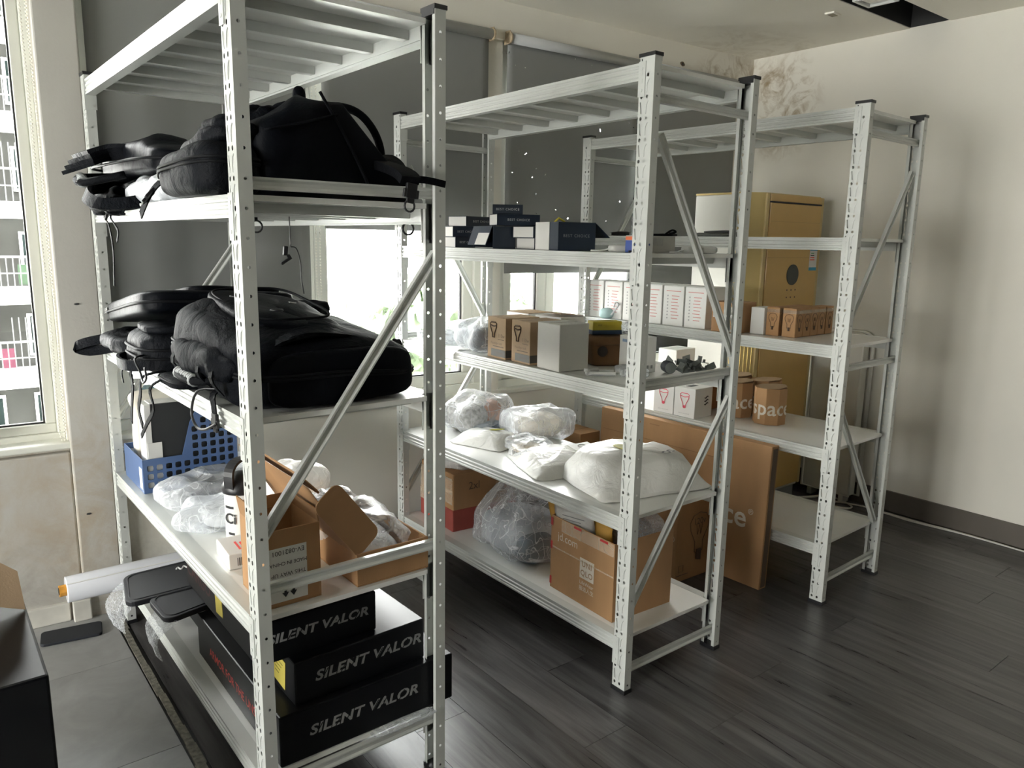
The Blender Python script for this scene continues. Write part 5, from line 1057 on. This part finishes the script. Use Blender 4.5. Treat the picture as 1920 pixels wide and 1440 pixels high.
obj('plug', MB().box((-.33, .37, .014), (.05, .035, .026)), wire, b, rot=(0, 0, R(0)), bevel=.005)
# ---------------------------------------------------------------- ceiling fittings and the wall hole
b = root('recessed_lamp', (1.945, .405, CEIL), 0, 'square white-rimmed lamp set in the black ceiling slot', 'lamp')
mb = MB(); s = .075; mb.span((-s, -s, -.004), (s, -s+.016, .012)); mb.span((-s, s-.016, -.004), (s, s, .012)); mb.span((-s, -s+.016, -.004), (-s+.016, s-.016, .012)); mb.span((s-.016, -s+.016, -.004), (s, s-.016, .012)); obj('rim', mb, white_p, b, bevel=.002)
obj('reflector', MB().lathe([(.058, .004), (.050, .03), (.03, .055), (.012, .06)], 20), mat('facetted_reflector', (.5, .5, .48), .15, metal=1, var=.3, vs=60), b, smooth=False); obj('bulb', MB().lathe([(.002, .012), (.014, .016), (.018, .026), (.012, .04)], 14), mat('unlit_bulb', (.75, .75, .7), .2), b, smooth=True); obj('socket_wire', MB().tube([(-.05, .0, .02), (-.02, .01, .03), (0, 0, .05)], .003, 6), wire, b)
b = obj('cover_plate', MB().box((0, 0, -.004), (.075, .05, .008)), ceilm, loc=(1.985, .64, CEIL), rot=(0, 0, R(4)), bevel=.002); tag(b, 'small blank cover plate on the ceiling beside the black slot', 'plate'); obj('edge_gap', MB().box((0, 0, -.0086), (.05, .03, .001)), mat('plate_dirt', (.3, .27, .2), .8), b)
b = root('wall_hole', WALL @ Vector((1.90, -.001, 2.49)), -math.atan(.055), 'small chipped hole in the wall above the far blinds', 'hole')
obj('chip', MB().prism([(.018*math.cos(R(40*k))*(1+.3*math.sin(5*k)), .013*math.sin(R(40*k))) for k in range(9)], 0, .0015, lambda a, c, h: (a, -h, c)), mat('chipped_plaster', (.16, .12, .08), .9), b)
obj('plug_hole', MB().prism([(.007*math.cos(R(45*k)), .007*math.sin(R(45*k))) for k in range(8)], .0015, .002, lambda a, c, h: (a, -h, c)), dark_gap, b)
for (x, y, z, lb) in ((-1.25, -.056, 1.22, 'dark screw hole in the pillar face at eye height'), (-1.27, -.056, .42, 'small dark screw hole low on the pillar')):
    p = WALL @ Vector((x, y, z)); o = obj('screw_hole', MB().prism([(.009*math.cos(R(45*k)), .004*math.sin(R(45*k))) for k in range(8)], 0, .001, lambda a, c, h: (a, -h, c)), dark_gap, loc=p, rot=(0, 0, -math.atan(.055))); tag(o, lb, 'hole')
# ---------------------------------------------------------------- outside the windows
gr = mat('street_ground', (.75, .75, .72), .9); tag(obj('ground', MB().span((-90, -60, -14.5), (90, 90, -14)), gr), kind='structure')
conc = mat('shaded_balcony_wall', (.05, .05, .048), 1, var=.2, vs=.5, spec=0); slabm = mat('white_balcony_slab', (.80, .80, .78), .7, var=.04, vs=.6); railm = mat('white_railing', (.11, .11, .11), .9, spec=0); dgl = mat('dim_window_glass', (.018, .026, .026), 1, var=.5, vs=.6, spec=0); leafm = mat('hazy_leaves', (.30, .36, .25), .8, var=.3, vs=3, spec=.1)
ob = MB(); wallbox(ob, -60, -7.3, -14, 30, .22, .6); wallbox(ob, 4.2, 60, -14, 30, .22, .6); wallbox(ob, -7.3, 4.2, -14, .40, .24, .6); wallbox(ob, -7.3, 4.2, 2.75, 30, .24, .6)
tag(obj('wall_outside', ob, mat('outer_render', (.4, .4, .38), .9)), kind='structure')
b = root('apartment_block', (2.0, 30, -14), 0, 'pale apartment block with barred balconies seen through the left window', 'building')
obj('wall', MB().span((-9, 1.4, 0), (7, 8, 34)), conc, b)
for k in range(11):
    z = 1.2+2.95*k; obj('balcony_slab', MB().span((-9, -.1, z), (7, 1.6, z+.55)), slabm, b)
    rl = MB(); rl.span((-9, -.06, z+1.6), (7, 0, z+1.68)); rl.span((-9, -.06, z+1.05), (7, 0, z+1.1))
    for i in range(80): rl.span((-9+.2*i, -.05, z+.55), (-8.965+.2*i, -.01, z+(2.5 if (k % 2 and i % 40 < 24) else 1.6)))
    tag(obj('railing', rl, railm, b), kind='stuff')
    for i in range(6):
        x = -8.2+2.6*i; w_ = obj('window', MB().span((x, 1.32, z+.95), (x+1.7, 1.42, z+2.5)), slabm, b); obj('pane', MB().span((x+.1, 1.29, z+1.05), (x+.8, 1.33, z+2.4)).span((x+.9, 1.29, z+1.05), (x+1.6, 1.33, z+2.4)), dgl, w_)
for k in range(9):
    cl = [(.10, .01, .01), (.02, .04, .08), (.12, .12, .11), (.10, .02, .04), (.03, .06, .03)][k % 5]
    z = 1.2+2.95*(3+k % 3)+1.0; obj('washing', MB().box((-3.4+.75*k, .6, z), (.4, .04, .7)), mat('washing_%d' % (k % 5), cl, .8), b)
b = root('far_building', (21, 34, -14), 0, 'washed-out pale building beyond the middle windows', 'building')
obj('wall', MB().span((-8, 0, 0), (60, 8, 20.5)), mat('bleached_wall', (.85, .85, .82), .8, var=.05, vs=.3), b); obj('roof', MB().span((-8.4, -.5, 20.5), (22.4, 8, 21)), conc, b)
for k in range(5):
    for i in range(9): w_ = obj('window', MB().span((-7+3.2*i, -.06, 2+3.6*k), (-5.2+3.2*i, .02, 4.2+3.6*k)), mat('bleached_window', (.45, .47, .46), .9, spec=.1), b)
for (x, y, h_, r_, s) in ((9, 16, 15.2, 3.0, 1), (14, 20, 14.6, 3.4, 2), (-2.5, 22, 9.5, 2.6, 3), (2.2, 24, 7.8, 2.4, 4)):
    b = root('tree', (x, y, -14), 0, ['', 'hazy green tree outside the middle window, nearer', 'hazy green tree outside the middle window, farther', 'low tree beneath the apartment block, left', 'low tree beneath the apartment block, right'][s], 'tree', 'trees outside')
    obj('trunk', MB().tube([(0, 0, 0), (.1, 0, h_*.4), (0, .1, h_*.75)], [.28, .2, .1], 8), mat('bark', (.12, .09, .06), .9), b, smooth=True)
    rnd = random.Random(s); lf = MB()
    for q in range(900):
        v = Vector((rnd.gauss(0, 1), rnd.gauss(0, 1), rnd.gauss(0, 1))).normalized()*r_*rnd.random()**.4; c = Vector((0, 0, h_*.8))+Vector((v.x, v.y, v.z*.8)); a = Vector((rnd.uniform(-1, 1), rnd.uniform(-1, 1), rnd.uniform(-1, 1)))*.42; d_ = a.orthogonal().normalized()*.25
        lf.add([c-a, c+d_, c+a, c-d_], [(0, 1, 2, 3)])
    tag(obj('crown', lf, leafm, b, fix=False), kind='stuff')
